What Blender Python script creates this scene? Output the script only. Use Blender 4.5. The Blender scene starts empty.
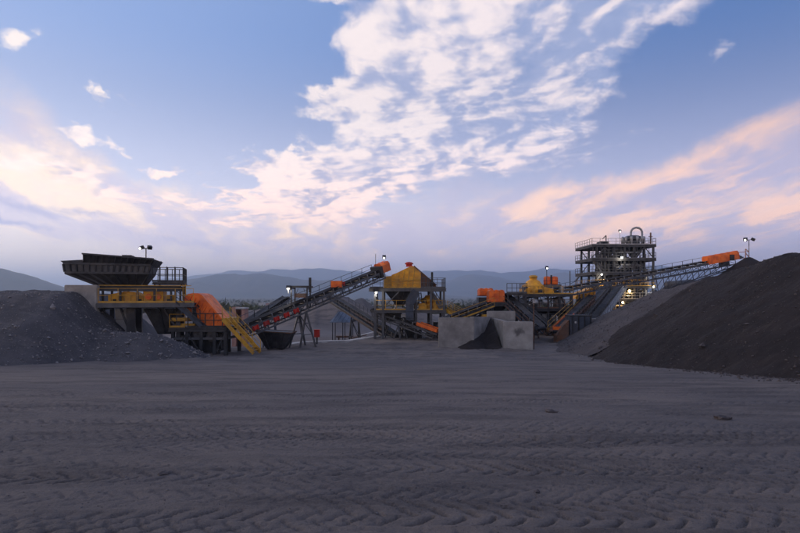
import bpy, bmesh, math, random
import numpy as np
from mathutils import Vector, Matrix

R = math.radians
scn = bpy.context.scene
col = scn.collection
random.seed(7)
rng = np.random.default_rng(11)

# ------------------------------------------------------------------ camera
F = 24.0 / 36.0 * 800.0          # focal length in pixels of the 800 px wide photograph
HZ = 296.0                       # row of the horizon in the photograph
CAMZ = 2.0
cam_d = bpy.data.cameras.new('camera')
cam = bpy.data.objects.new('camera', cam_d)
col.objects.link(cam)
cam.location = (0, 0, CAMZ)
cam.rotation_euler = (R(90), 0, 0)
cam_d.lens = 24.0
cam_d.sensor_width = 36.0
cam_d.shift_y = (HZ - 266.5) / 800.0
cam_d.clip_start = 0.1
cam_d.clip_end = 60000.0
scn.camera = cam

def W(px, py, d):
    """photo pixel at forward distance d (metres) -> world point"""
    return Vector(((px - 400.0) / F * d, d, CAMZ + (HZ - py) / F * d))

# ------------------------------------------------------------------ light and sky
SUN_AZ, SUN_EL = -72.0, 9.0      # degrees, azimuth from the view direction (left is negative)
scn.view_settings.view_transform = 'Standard'
scn.view_settings.look = 'None'
scn.view_settings.exposure = 0.3
scn.view_settings.gamma = 1.0

sun_d = bpy.data.lights.new('sun', 'SUN')
sun_d.energy = 1.5
sun_d.angle = R(18)
sun_d.color = (1.0, 0.74, 0.54)
sun = bpy.data.objects.new('sun', sun_d)
col.objects.link(sun)
sd = Vector((math.sin(R(SUN_AZ)) * math.cos(R(SUN_EL)), math.cos(R(SUN_AZ)) * math.cos(R(SUN_EL)), math.sin(R(SUN_EL))))
sun.rotation_euler = sd.to_track_quat('Z', 'Y').to_euler()
sun.location = (-60, 20, 60)

class NT:
    """small helper that writes shader node expressions"""
    def __init__(self, tree):
        self.t = tree
    def n(self, kind, **kw):
        nd = self.t.nodes.new(kind)
        for k, v in kw.items():
            setattr(nd, k, v)
        return nd
    def put(self, sock, val):
        if isinstance(val, bpy.types.NodeSocket):
            self.t.links.new(val, sock)
        elif val is not None:
            if hasattr(sock.default_value, '__len__'):
                val = tuple(val)
                if len(sock.default_value) == 4 and len(val) == 3:
                    val = val + (1.0,)
            sock.default_value = val
    def m(self, op, a, b=None, c=None, clamp=False):
        nd = self.n('ShaderNodeMath', operation=op, use_clamp=clamp)
        for i, v in enumerate((a, b, c)):
            self.put(nd.inputs[i], v)
        return nd.outputs[0]
    def v(self, op, a, b=None, scale=None):
        nd = self.n('ShaderNodeVectorMath', operation=op)
        self.put(nd.inputs[0], a)
        self.put(nd.inputs[1], b)
        if scale is not None:
            self.put(nd.inputs['Scale'], scale)
        return nd.outputs['Value'] if op in ('LENGTH', 'DOT_PRODUCT', 'DISTANCE') else nd.outputs['Vector']
    def xyz(self, x, y, z=0.0):
        nd = self.n('ShaderNodeCombineXYZ')
        for i, v in enumerate((x, y, z)):
            self.put(nd.inputs[i], v)
        return nd.outputs[0]
    def sep(self, v):
        nd = self.n('ShaderNodeSeparateXYZ')
        self.put(nd.inputs[0], v)
        return nd.outputs
    def rng(self, v, a, b, c=0.0, d=1.0, smooth=True):
        nd = self.n('ShaderNodeMapRange', interpolation_type='SMOOTHSTEP' if smooth else 'LINEAR')
        for i, q in enumerate((v, a, b, c, d)):
            self.put(nd.inputs[i], q)
        return nd.outputs[0]
    def noise(self, vec, scale=1.0, detail=4.0, rough=0.5, dist=0.0, lac=2.0, out=0):
        nd = self.n('ShaderNodeTexNoise')
        if vec is not None:
            self.put(nd.inputs['Vector'], vec)
        self.put(nd.inputs['Scale'], scale)
        self.put(nd.inputs['Detail'], detail)
        self.put(nd.inputs['Roughness'], rough)
        self.put(nd.inputs['Lacunarity'], lac)
        self.put(nd.inputs['Distortion'], dist)
        return nd.outputs[out]
    def mix(self, f, a, b, blend='MIX'):
        nd = self.n('ShaderNodeMix', data_type='RGBA', blend_type=blend)
        self.put(nd.inputs[0], f)
        self.put(nd.inputs[6], a)
        self.put(nd.inputs[7], b)
        return nd.outputs[2]
    def mapping(self, vec, loc=(0, 0, 0), rot=(0, 0, 0), scale=(1, 1, 1), kind='POINT'):
        nd = self.n('ShaderNodeMapping', vector_type=kind)
        self.put(nd.inputs['Vector'], vec)
        nd.inputs['Location'].default_value = loc
        nd.inputs['Rotation'].default_value = rot
        nd.inputs['Scale'].default_value = scale
        return nd.outputs[0]

def lin(r, g, b):
    f = lambda c: (c / 255 / 12.92) if c <= 10 else ((c / 255 + 0.055) / 1.055) ** 2.4
    return (f(r), f(g), f(b))

world = bpy.data.worlds.new('World')
scn.world = world
world.use_nodes = True
wt = world.node_tree
wt.nodes.clear()
N = NT(wt)
w_out = N.n('ShaderNodeOutputWorld')
w_bg = N.n('ShaderNodeBackground')
wt.links.new(w_bg.outputs[0], w_out.inputs[0])
sky = N.n('ShaderNodeTexSky', sky_type='NISHITA')
sky.sun_disc = False
sky.sun_elevation = R(SUN_EL)
sky.sun_rotation = R(SUN_AZ)
sky.air_density = 1.0
sky.dust_density = 1.2
sky.ozone_density = 3.0
SKYK = 0.10                     # strength of the daylight sky

geo = N.n('ShaderNodeTexCoord')
D = N.v('NORMALIZE', geo.outputs['Generated'])
dx, dy, dz = N.sep(D)
az = N.m('ARCTAN2', dx, dy)
el = N.m('ARCSINE', dz)
wob = N.noise(D, 7.0, 6.0, 0.62, out=1)                      # ragged borders for the cloud regions
AE = N.v('ADD', N.xyz(az, el, 0.0), N.v('MULTIPLY', N.v('SUBTRACT', wob, (0.5, 0.5, 0.5)), (0.19, 0.13, 0.0)))
zc = N.m('MAXIMUM', dz, 0.0)

def sky_dir(px, py):
    a = math.atan2(px - 400.0, F)
    e = math.atan2(HZ - py, math.hypot(F, px - 400.0))
    return a, e

def blob(px, py, rx, ry, ang=0.0, inner=0.0):
    """soft elliptical region of the sky round the direction of a photo pixel; radii in pixels"""
    a, e = sky_dir(px, py)
    k = 1.0 / F * math.cos(a)
    p = N.mapping(AE, (a, e, 0), (0, 0, R(ang)), (rx * k, ry * k, 1), 'TEXTURE')
    return N.rng(N.v('LENGTH', p), 1.0, inner)

def total(lst):
    s = lst[0]
    for q in lst[1:]:
        s = N.m('ADD', s, q)
    return s

# clear sky: physical sky pulled towards the dusk tones of the air near the horizon
sky_c = N.v('SCALE', sky.outputs[0], None, SKYK)
side = N.rng(az, -0.75, 0.65, 0.0, 1.0)                     # away from the sun the blue is deeper
blue_top = N.mix(side, lin(138, 164, 214), lin(76, 112, 170))
blue_low = N.mix(side, lin(206, 202, 214), lin(176, 174, 196))
hor = N.mix(side, lin(250, 220, 196), lin(238, 208, 190))
g1 = N.mix(N.rng(el, 0.10, 0.46), blue_low, blue_top)
grad = N.mix(N.rng(el, 0.0, 0.22), hor, g1)
clear = N.mix(0.85, sky_c, grad)

# --- cloud sheet coordinates: a plane above the ground
inv = N.m('DIVIDE', 1.0, N.m('ADD', zc, 0.14))
P = N.xyz(N.m('MULTIPLY', dx, inv), N.m('MULTIPLY', dy, inv), 0.0)
warp = N.noise(P, 2.2, 3.0, 0.5, out=1)
Pw = N.v('ADD', P, N.v('SCALE', N.v('SUBTRACT', warp, (0.5, 0.5, 0.5)), None, 0.22))

outside = N.m('MAXIMUM', N.rng(N.m('ABSOLUTE', az), 0.66, 0.9), N.rng(el, 0.50, 0.68))
low = N.noise(P, 0.9, 2.0, 0.5)
away = N.m('MULTIPLY', N.rng(low, 0.42, 0.66), outside)

# A: the big altocumulus bank
bank = total([
    blob(465, 60, 165, 100, 0, 0.5),
    blob(620, -5, 150, 62, 0, 0.3),
    blob(345, 108, 62, 34, 10, 0.2),
    N.m('MULTIPLY', blob(440, 155, 190, 50, 6, 0.3), 0.78),
    N.m('MULTIPLY', blob(555, 90, 80, 60, 0, 0.3), 0.6),
    N.m('MULTIPLY', blob(320, 182, 120, 36, -6, 0.3), 0.85),
    N.m('MULTIPLY', blob(545, 150, 50, 16, 18, 0.2), 0.50),
    N.m('MULTIPLY', blob(4, 40, 40, 30, 0, 0.0), 0.58),
    N.m('MULTIPLY', blob(90, 132, 54, 16, -14, 0.0), 0.64),
    N.m('MULTIPLY', blob(170, 167, 50, 11, -4, 0.0), 0.64),
    N.m('MULTIPLY', blob(728, 50, 30, 16, 25, 0.1), 0.6),
    N.m('MULTIPLY', blob(110, 105, 26, 10, -50, 0.1), 0.5),
    N.m('MULTIPLY', blob(50, 172, 140, 34, -12, 0.2), 0.50),
    N.m('MULTIPLY', blob(230, 205, 120, 22, -5, 0.2), 0.48),
    N.m('MULTIPLY', blob(330, 215, 100, 18, -8, 0.2), 0.50),
    N.m('MULTIPLY', blob(580, 150, 120, 40, 14, 0.2), 0.30),
    N.m('MULTIPLY', blob(320, 5, 60, 12, 0, 0.1), 0.45),
    away])
bank = N.m('MINIMUM', bank, 1.0)
n1 = N.noise(Pw, 4.4, 7.0, 0.56)
n2 = N.noise(N.v('ADD', Pw, (0.055, 0.030, 0.0)), 4.4, 5.0, 0.52)
n3 = N.noise(Pw, 11.0, 4.0, 0.52)
n3b = N.noise(N.v('ADD', Pw, (0.026, 0.014, 0.0)), 11.0, 3.0, 0.48)
n4 = N.noise(P, 2.6, 3.0, 0.5)
dens = N.m('ADD', N.m('ADD', N.m('MULTIPLY', n1, 1.0), N.m('MULTIPLY', n3, 0.55)), N.m('MULTIPLY', bank, 0.80))
soft = N.m('ADD', 0.30, N.m('MULTIPLY', N.rng(side, 0.3, 0.9), 0.32))
cov = N.rng(dens, 0.985, N.m('ADD', 0.985, soft))
cov = N.m('MULTIPLY', cov, N.m('SUBTRACT', 1.0, N.m('MULTIPLY', N.rng(n4, 0.50, 0.72), 0.25)))
edge = N.rng(dens, 1.70, 1.20)
lit = N.m('ADD', N.m('MULTIPLY', N.m('SUBTRACT', n1, n2), 3.4), 0.62)
lit = N.m('ADD', lit, N.m('MULTIPLY', N.m('SUBTRACT', n3, n3b), 1.5))
lit = N.m('ADD', lit, N.m('MULTIPLY', edge, 0.20))
lit = N.m('ADD', lit, N.m('MULTIPLY', N.m('SUBTRACT', 0.5, n4), 1.9))
warmth = N.m('ADD', N.m('MULTIPLY', side, -0.55), 0.80, clamp=True)
lit_c = N.mix(warmth, lin(226, 212, 218), lin(255, 239, 226))
shade_c = N.mix(side, lin(178, 178, 200), lin(142, 156, 192))
lit = N.m('ADD', lit, N.m('MULTIPLY', N.rng(side, 0.35, 1.0), -0.40), clamp=True)
bank_c = N.mix(N.rng(lit, 0.05, 0.95), shade_c, lit_c)
low_warm = N.rng(el, 0.32, 0.10)
bank_c = N.mix(N.m('MULTIPLY', low_warm, 0.85), bank_c, N.v('MULTIPLY', bank_c, (1.10, 0.86, 0.70)))

# B: high streaked veils that run away from us towards the horizon
A0 = math.atan2(330 - 400, F)
Ps = N.mapping(P, (0, 0, 0), (0, 0, A0), (1, 1, 1))
Pst = N.v('MULTIPLY', N.v('ADD', Ps, N.v('SCALE', N.v('SUBTRACT', warp, (0.5, 0.5, 0.5)), None, 0.30)), (2.1, 0.42, 1.0))
s1 = N.noise(Pst, 1.5, 5.0, 0.55, 0.3)
s2 = N.noise(N.v('ADD', Pst, (3.1, 1.7, 0.4)), 1.7, 6.0, 0.56, 0.35)
s3 = N.noise(N.v('MULTIPLY', N.v('ADD', Pw, (7.7, 2.2, 0.0)), (1.3, 0.8, 1.0)), 2.6, 6.0, 0.62)
veil = total([
    N.m('MULTIPLY', blob(810, 190, 400, 120, 15, 0.45), 1.0),
    N.m('MULTIPLY', blob(540, 235, 330, 75, 4, 0.3), 0.9),
    N.m('MULTIPLY', blob(20, 180, 230, 80, -16, 0.25), 1.0),
    N.m('MULTIPLY', blob(230, 226, 260, 50, -4, 0.2), 0.85),
    N.m('MULTIPLY', blob(20, 110, 150, 50, -35, 0.0), 0.35),
    N.m('MULTIPLY', away, 0.6)])
veil = N.m('MINIMUM', veil, 1.0)
vcov = N.rng(N.m('ADD', N.m('MULTIPLY', s1, 0.8), N.m('MULTIPLY', veil, 0.52)), 0.50, 0.98)
hot = total([
    N.m('MULTIPLY', blob(40, 178, 150, 38, -14, 0.1), 1.0),
    N.m('MULTIPLY', blob(640, 170, 170, 30, 17, 0.1), 0.75),
    N.m('MULTIPLY', blob(640, 225, 150, 28, 14, 0.1), 0.75),
    N.m('MULTIPLY', blob(780, 212, 70, 14, 13, 0.1), 1.0),
    N.m('MULTIPLY', blob(570, 243, 70, 14, 8, 0.1), 0.9),
    N.m('MULTIPLY', blob(290, 205, 130, 26, -10, 0.1), 0.9),
    N.m('MULTIPLY', away, 0.5)])
pk = N.m('ADD', N.m('MULTIPLY', s2, 0.62), N.m('MULTIPLY', s3, 0.38))
peach = N.m('MULTIPLY', N.rng(N.m('ADD', pk, N.m('MULTIPLY', hot, 0.15)), 0.46, 0.66), N.rng(el, 0.03, 0.11))
veil_shade = N.mix(side, lin(200, 186, 196), lin(172, 164, 184))
veil_lit = N.mix(side, lin(255, 226, 192), lin(255, 204, 168))
veil_c = N.mix(N.m('MULTIPLY', peach, 0.92), veil_shade, veil_lit)

sky1 = N.mix(N.m('MULTIPLY', vcov, 0.92), clear, veil_c)
sky2 = N.mix(cov, sky1, bank_c)
# C: thin slate bars low in the west
bars = N.m('MULTIPLY', total([blob(50, 207, 100, 7, -3, 0.0), blob(15, 215, 60, 5, -3, 0.0), N.m('MULTIPLY', blob(190, 240, 90, 6, -2, 0.0), 0.5)]), N.rng(s1, 0.30, 0.55))
sky3 = N.mix(N.m('MULTIPLY', bars, 0.75), sky2, lin(146, 148, 182))
below = N.rng(dz, -0.02, -0.14)
sky4 = N.mix(below, sky3, lin(90, 86, 96))
# the air is brightest low over the horizon after sunset
sky4 = N.v('SCALE', sky4, None, N.rng(el, 0.36, 0.0, 1.0, 1.85))
N.put(w_bg.inputs[0], sky4)
w_bg.inputs[1].default_value = 1.05
world.cycles.sampling_method = 'MANUAL'
world.cycles.sample_map_resolution = 512

# ------------------------------------------------------------------ materials
MATS = {}
def material(name, base, base2=None, rough=0.7, metal=0.0, scale=2.0, amount=1.0, bump=0.0, bump_scale=20.0,
             dust=0.0, dust_c=(0.13, 0.115, 0.11), spec=0.3):
    """painted / rusty / dusty surface: two colours in patches, dust that settles in blotches, fine relief"""
    if name in MATS:
        return MATS[name]
    m = bpy.data.materials.new(name)
    m.use_nodes = True
    t = m.node_tree
    k = NT(t)
    bs = t.nodes['Principled BSDF']
    pos = k.n('ShaderNodeNewGeometry').outputs['Position']
    base2 = base2 or tuple(c * 0.72 for c in base)
    f = k.rng(k.noise(pos, scale, 6.0, 0.62), 0.36, 0.66)
    c = k.mix(k.m('MULTIPLY', f, amount), base, base2)
    if dust:
        f2 = k.m('MULTIPLY', k.rng(k.noise(pos, scale * 0.45, 5.0, 0.65), 0.40, 0.70), dust)
        c = k.mix(f2, c, dust_c)
    k.put(bs.inputs['Base Color'], c)
    r = k.rng(k.noise(pos, scale * 2.3, 4.0, 0.6), 0.3, 0.7, rough - 0.1, min(1.0, rough + 0.12))
    k.put(bs.inputs['Roughness'], r)
    bs.inputs['Metallic'].default_value = metal
    bs.inputs['Specular IOR Level'].default_value = spec
    if bump:
        b = k.n('ShaderNodeBump')
        b.inputs['Strength'].default_value = 1.0
        b.inputs['Distance'].default_value = bump
        k.put(b.inputs['Height'], k.noise(pos, bump_scale, 6.0, 0.65))
        k.put(bs.inputs['Normal'], b.outputs[0])
    MATS[name] = m
    return m

def mat_ground():
    m = bpy.data.materials.new('packed_ore_ground')
    m.use_nodes = True
    t = m.node_tree
    k = NT(t)
    bs = t.nodes['Principled BSDF']
    pos = k.n('ShaderNodeNewGeometry').outputs['Position']
    sp = k.sep(pos)
    big = k.noise(k.v('MULTIPLY', pos, (0.5, 1.0, 1.0)), 0.16, 5.0, 0.6)
    mid = k.noise(k.v('MULTIPLY', pos, (0.35, 1.2, 1.0)), 0.9, 6.0, 0.62)
    fine = k.noise(pos, 14.0, 6.0, 0.7)
    c = k.mix(k.rng(big, 0.36, 0.64), (0.112, 0.099, 0.098), (0.168, 0.141, 0.127))
    c = k.mix(k.m('MULTIPLY', k.rng(mid, 0.42, 0.66), 0.8), c, (0.070, 0.061, 0.061))
    c = k.mix(k.m('MULTIPLY', k.rng(fine, 0.40, 0.75), 0.35), c, (0.18, 0.16, 0.154))
    specks = k.rng(k.noise(pos, 55.0, 2.0, 0.6), 0.64, 0.72)
    c = k.mix(k.m('MULTIPLY', specks, 0.7), c, (0.030, 0.028, 0.032))
    # the yard and the plain beyond the plant are paler and browner, then scrub green
    yard = k.rng(sp[2], -3.6, -5.0)
    yard_c = k.mix(k.rng(k.noise(k.v('MULTIPLY', pos, (1, 2.5, 1)), 0.03, 5.0, 0.6), 0.35, 0.65), (0.16, 0.146, 0.144), (0.115, 0.096, 0.088))
    c = k.mix(yard, c, yard_c)
    plain = k.rng(sp[1], 190.0, 330.0)
    plain_c = k.mix(k.rng(k.noise(k.v('MULTIPLY', pos, (0.4, 1, 1)), 0.012, 6.0, 0.65), 0.38, 0.62), (0.060, 0.062, 0.038), (0.115, 0.098, 0.066))
    c = k.mix(plain, c, plain_c)
    k.put(bs.inputs['Base Color'], c)
    bs.inputs['Roughness'].default_value = 0.9
    bs.inputs['Specular IOR Level'].default_value = 0.25
    h = k.m('ADD', k.m('MULTIPLY', k.noise(pos, 11.0, 6.0, 0.72), 0.75), k.m('MULTIPLY', k.noise(k.v('MULTIPLY', pos, (0.6, 1.2, 1)), 3.0, 4.0, 0.6), 0.9))
    b = k.n('ShaderNodeBump')
    b.inputs['Strength'].default_value = 0.9
    b.inputs['Distance'].default_value = 0.085
    k.put(b.inputs['Height'], h)
    k.put(bs.inputs['Normal'], b.outputs[0])
    return m

# ------------------------------------------------------------------ ground heights
TAB = rng.random((256, 256))
def vnoise(x, y, seed=0):
    x = np.asarray(x, float) + seed * 17.31
    y = np.asarray(y, float) + seed * 9.77
    xi = np.floor(x).astype(np.int64); yi = np.floor(y).astype(np.int64)
    fx = x - xi; fy = y - yi
    fx = fx * fx * (3 - 2 * fx); fy = fy * fy * (3 - 2 * fy)
    a = TAB[xi & 255, yi & 255]; b = TAB[(xi + 1) & 255, yi & 255]
    c = TAB[xi & 255, (yi + 1) & 255]; d = TAB[(xi + 1) & 255, (yi + 1) & 255]
    return (a * (1 - fx) + b * fx) * (1 - fy) + (c * (1 - fx) + d * fx) * fy
def fbm(x, y, octaves=4, seed=0, gain=0.5):
    s = 0.0; amp = 1.0; tot = 0.0
    for i in range(octaves):
        s = s + amp * (vnoise(x, y, seed + i * 3) - 0.5)
        tot += amp; amp *= gain
        x = np.asarray(x) * 2.03; y = np.asarray(y) * 2.03
    return s / tot
def smooth(t):
    t = np.clip(t, 0, 1)
    return t * t * (3 - 2 * t)

EDGE_X = [-400, -40, -14, -10.3, 5.2, 8, 12, 60, 90, 400]
EDGE_Y = [60, 56, 53, 57, 70.5, 77, 126, 132, 132, 150]
def ground_z(x, y):
    x = np.asarray(x, float); y = np.asarray(y, float)
    yc = np.clip(y, -20, 36)
    t = np.clip((y - 36) / 14, 0, 1)
    z = -0.0675 * yc - 0.57 * (1 - (1 - t) ** 1.66)
    e = np.interp(x, EDGE_X, EDGE_Y)
    z = z - 2.3 * smooth((y - e) / 3.0)
    z = z - 8.5 * smooth((y - 190) / 260)
    z = z + 0.10 * fbm(x * 0.16, y * 0.30, 3, 5) + 0.05 * fbm(x * 0.7, y * 1.1, 3, 9)
    # dozed, lumpy dirt round the foot of the plant
    w = smooth((y - 33) / 8) * (1 - smooth((y - 62) / 8))
    z = z + w * (0.55 * fbm(x * 0.30, y * 0.42, 4, 61, 0.6) + 0.16 * fbm(x * 1.6, y * 2.0, 3, 67, 0.6))
    far = smooth((y - 75) / 30)
    z = z + far * 1.3 * fbm(x * 0.035, y * 0.05, 4, 21) * (1 - smooth((y - 300) / 300))
    # low dumped heaps in the yard
    for hx, hy, hr, hh in HEAPS:
        d2 = ((x - hx) / hr) ** 2 + ((y - hy) / (hr * 0.8)) ** 2
        z = z + hh * np.clip(1 - np.sqrt(d2 + 0.02), 0, 1) * (1 + 0.5 * fbm(x * 0.4, y * 0.4, 3, 33))
    return z
HEAPS = [(-16, 118, 14, 6.2), (-23, 126, 12, 5.4), (-8, 124, 13, 6.0), (-33, 135, 15, 4.6), (-47, 130, 13, 3.6), (-64, 142, 16, 4.0), (3, 130, 11, 5.0)]
def gz(x, y):
    return float(ground_z(x, y))

def tyre_tracks(x, y, z):
    """press loader tyre prints (rows of curved lugs) into the packed ground, newer over older"""
    r = np.random.default_rng(5)
    tr = []
    for i in range(52):
        y0 = 4.2 * math.exp(r.uniform(0, 2.35))
        tr.append((y0, r.normal(0, 0.045), r.normal(0, 0.0016), r.uniform(0.26, 0.36), r.uniform(0.27, 0.36), r.uniform(0.030, 0.065), r.choice((-1, 1)), i))
    for y0, a, sg in ((5.75, 0.015, 1), (6.45, -0.02, -1), (7.9, -0.05, 1), (5.1, 0.0, -1), (9.4, 0.04, -1), (11.5, -0.03, 1), (14.5, 0.05, -1)):
        tr.append((y0, a, 0.0006, 0.34, 0.34, 0.075, sg, 90 + int(y0 * 10)))
    for y0, a, b, hw, pitch, dep, sg, sd in tr:
        cy = y0 + a * x + b * x * x + 0.12 * np.sin(x * 0.35 + sd)
        t = (y - cy)
        idx = np.abs(t) < hw * 1.5
        if not idx.any():
            continue
        xs = x[idx]; ts = t[idx]; ys = y[idx]
        s = xs + 0.02 * np.sin(xs * 3.1 + sd)
        q = np.clip(np.abs(ts) / hw, 0, 1.5)
        ph = s / pitch + np.where(ts > 0, 0.5, 0.0) + sg * 0.95 * q ** 1.4
        crease = smooth(np.abs(np.sin(np.pi * ph)) * 2.7) * (0.86 + 0.14 * np.abs(np.sin(np.pi * ph)))
        inner = 1 - smooth((q - 0.86) / 0.16)
        lug = dep * (crease - 0.80) * inner - dep * 0.15 * inner
        berm = dep * 0.55 * np.exp(-((q - 1.12) / 0.13) ** 2)
        fade = np.clip(0.50 + 3.0 * fbm(xs * 0.22 + sd, ys * 0.3, 3, sd), 0, 1)
        w = smooth((1.42 - q) / 0.3) * fade
        keep = z[idx]
        z[idx] = keep * (1 - 0.75 * w) + w * (lug + berm)
    return z

def mesh_object(name, verts, faces, mat, parent=None, smooth_shade=True):
    me = bpy.data.meshes.new(name)
    v = np.asarray(verts, np.float32).reshape(-1, 3)
    f = np.asarray(faces, np.int32)
    n = f.shape[1]
    me.vertices.add(len(v)); me.vertices.foreach_set('co', v.ravel())
    me.loops.add(f.size); me.loops.foreach_set('vertex_index', f.ravel())
    me.polygons.add(len(f))
    me.polygons.foreach_set('loop_start', np.arange(0, f.size, n, dtype=np.int32))
    me.polygons.foreach_set('use_smooth', np.full(len(f), smooth_shade))
    me.update(calc_edges=True)
    me.validate()
    me.materials.append(mat)
    o = bpy.data.objects.new(name, me)
    col.objects.link(o)
    if parent:
        o.parent = parent
    return o

def grid_faces(nr, nc):
    i = np.arange(nr - 1)[:, None] * nc + np.arange(nc - 1)[None, :]
    i = i.ravel()
    return np.stack([i, i + 1, i + nc + 1, i + nc], 1)

def tag(o, label=None, cat=None, group=None, kind=None):
    if label: o['label'] = label
    if cat: o['category'] = cat
    if group: o['group'] = group
    if kind: o['kind'] = kind
    return o

rows = list(np.arange(-9, 4.0, 0.11))
yy = 4.0
while yy < 62:
    rows.append(yy); yy += 0.0062 * yy + 0.004
while yy < 21000:
    rows.append(yy); yy *= 1.04
rows = np.array(rows)
NC = 880
u = np.linspace(-1, 1, NC)
u = u * (0.55 + 0.45 * u * u)
GX = u[None, :] * (9.0 + 1.35 * np.clip(rows, 0, None))[:, None]
GY = np.repeat(rows[:, None], NC, 1)
GZ = ground_z(GX, GY)
near = rows < 62
tz = tyre_tracks(GX[near], GY[near], np.zeros(GX[near].shape))
tz += 0.05 * fbm(GX[near] * 2.2, GY[near] * 3.0, 5, 71, 0.65) * np.clip(1.4 - GY[near] / 40, 0, 1)
GZ[near] += tz
ground_mat = mat_ground()
ground = mesh_object('ground', np.stack([GX, GY, GZ], -1), grid_faces(len(rows), NC), ground_mat)
tag(ground, 'dark grey packed ore ground crossed by tyre tracks', kind='structure')

# ------------------------------------------------------------------ mountains
mat_hill = material('far_hillside', (0.070, 0.074, 0.058), (0.115, 0.100, 0.078), 0.95, scale=0.0022)
def ranges(name, pts, d, depth, seed, rough):
    px = np.array([p[0] for p in pts], float); py = np.array([p[1] for p in pts], float)
    nx, ny = 260, 34
    xs = np.linspace(px[0], px[-1], nx)
    h = (HZ - np.interp(xs, px, py)) / F * d + CAMZ
    h = h * (1 + 0.24 * fbm(xs * 0.045, xs * 0 + seed, 5, seed + 2, 0.6))
    V = np.zeros((ny, nx, 3))
    for j in range(ny):
        t = j / (ny - 1)
        yj = d + (t - 0.55) * depth
        X = (xs - 400) / F * d
        prof = smooth(t / 0.55) if t < 0.55 else 1 - smooth((t - 0.55) / 0.45)
        er = 1 - np.abs(fbm(X / (depth * 0.16) + t * 1.3, np.full(nx, t * 5.0), 4, seed)) * 2
        hh = (h + 14) * prof * (1 - rough * (1 - er) * (1 - 0.75 * prof))
        hh = hh + (h + 14) * 0.035 * fbm(X / (depth * 0.035), np.full(nx, t * 3.0), 4, seed + 4) * prof
        V[j, :, 0] = X; V[j, :, 1] = yj; V[j, :, 2] = hh - 15
    o = mesh_object(name, V, grid_faces(ny, nx), mat_hill)
    tag(o, kind='structure')
    return o
ranges('hills', [(-420, 262), (-120, 250), (-60, 256), (0, 267), (20, 273), (45, 283), (65, 288), (110, 296.5)], 2900, 1300, 3, 0.5)
ranges('mountain', [(40, 296.5), (80, 293), (110, 289), (150, 283), (180, 281), (205, 276), (240, 272), (262, 273), (300, 277.5), (340, 281), (380, 286), (430, 293), (470, 297)], 4600, 1900, 8, 0.7)
ranges('mountain', [(-500, 276), (-100, 282), (60, 288), (120, 284), (180, 276), (230, 272), (300, 268), (350, 270), (390, 274), (440, 270), (500, 272), (545, 268), (600, 269), (640, 264), (700, 269), (800, 273), (1100, 265), (1300, 270)], 8600, 2200, 15, 0.7)
ranges('mountain', [(395, 296.5), (430, 286), (450, 279), (470, 274), (492, 275), (520, 281), (545, 275), (562, 272), (600, 276), (660, 281), (740, 276), (830, 270), (1000, 262), (1300, 272)], 6200, 2100, 27, 0.7)

# ------------------------------------------------------------------ heaps of ore
def heap(name, x0, x1, y0, y1, step, hfun, mat, label, group=None):
    xs = np.arange(x0, x1, step); ys = np.arange(y0, y1, step)
    X, Y = np.meshgrid(xs, ys)
    Z = hfun(X, Y)
    Z = Z + 0.55 * fbm(X * 0.30, Y * 0.30, 3, 41) + 0.22 * fbm(X * 1.3, Y * 1.3, 4, 47, 0.6) + 0.10 * fbm(X * 4.1, Y * 4.1, 3, 53)
    G = ground_z(X, Y)
    nr, nc = X.shape
    fc = grid_faces(nr, nc)
    ok = (Z - G).ravel() > -0.35
    fc = fc[ok[fc].all(1)]
    use = np.unique(fc)
    re = -np.ones(nr * nc, int); re[use] = np.arange(len(use))
    cx, cy = float(X.ravel()[use].mean()), float(Y.ravel()[use].mean())
    V = np.stack([X.ravel()[use] - cx, Y.ravel()[use] - cy, Z.ravel()[use]], -1)
    o = mesh_object(name, V, re[fc], mat)
    o.location = (cx, cy, 0)
    tag(o, label, 'stockpile', group)
    return o, (lambda x, y: hfun(np.asarray(x, float), np.asarray(y, float)) + 0.55 * fbm(np.asarray(x) * 0.30, np.asarray(y) * 0.30, 3, 41)
               + 0.22 * fbm(np.asarray(x) * 1.3, np.asarray(y) * 1.3, 4, 47, 0.6))

def ridge_fun(pts, k, r0=0.8):
    """heap with a crest along a polyline of (x, y, z) points"""
    def f(X, Y):
        best = np.full(X.shape, -99.0)
        for (ax, ay, azz), (bx, by, bz) in zip(pts[:-1], pts[1:]):
            L2 = (bx - ax) ** 2 + (by - ay) ** 2
            t = np.clip(((X - ax) * (bx - ax) + (Y - ay) * (by - ay)) / L2, 0, 1)
            d = np.hypot(X - ax - t * (bx - ax), Y - ay - t * (by - ay))
            best = np.maximum(best, azz + t * (bz - azz) - k * (np.sqrt(d * d + r0 * r0) - r0))
        return best
    return f

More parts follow.
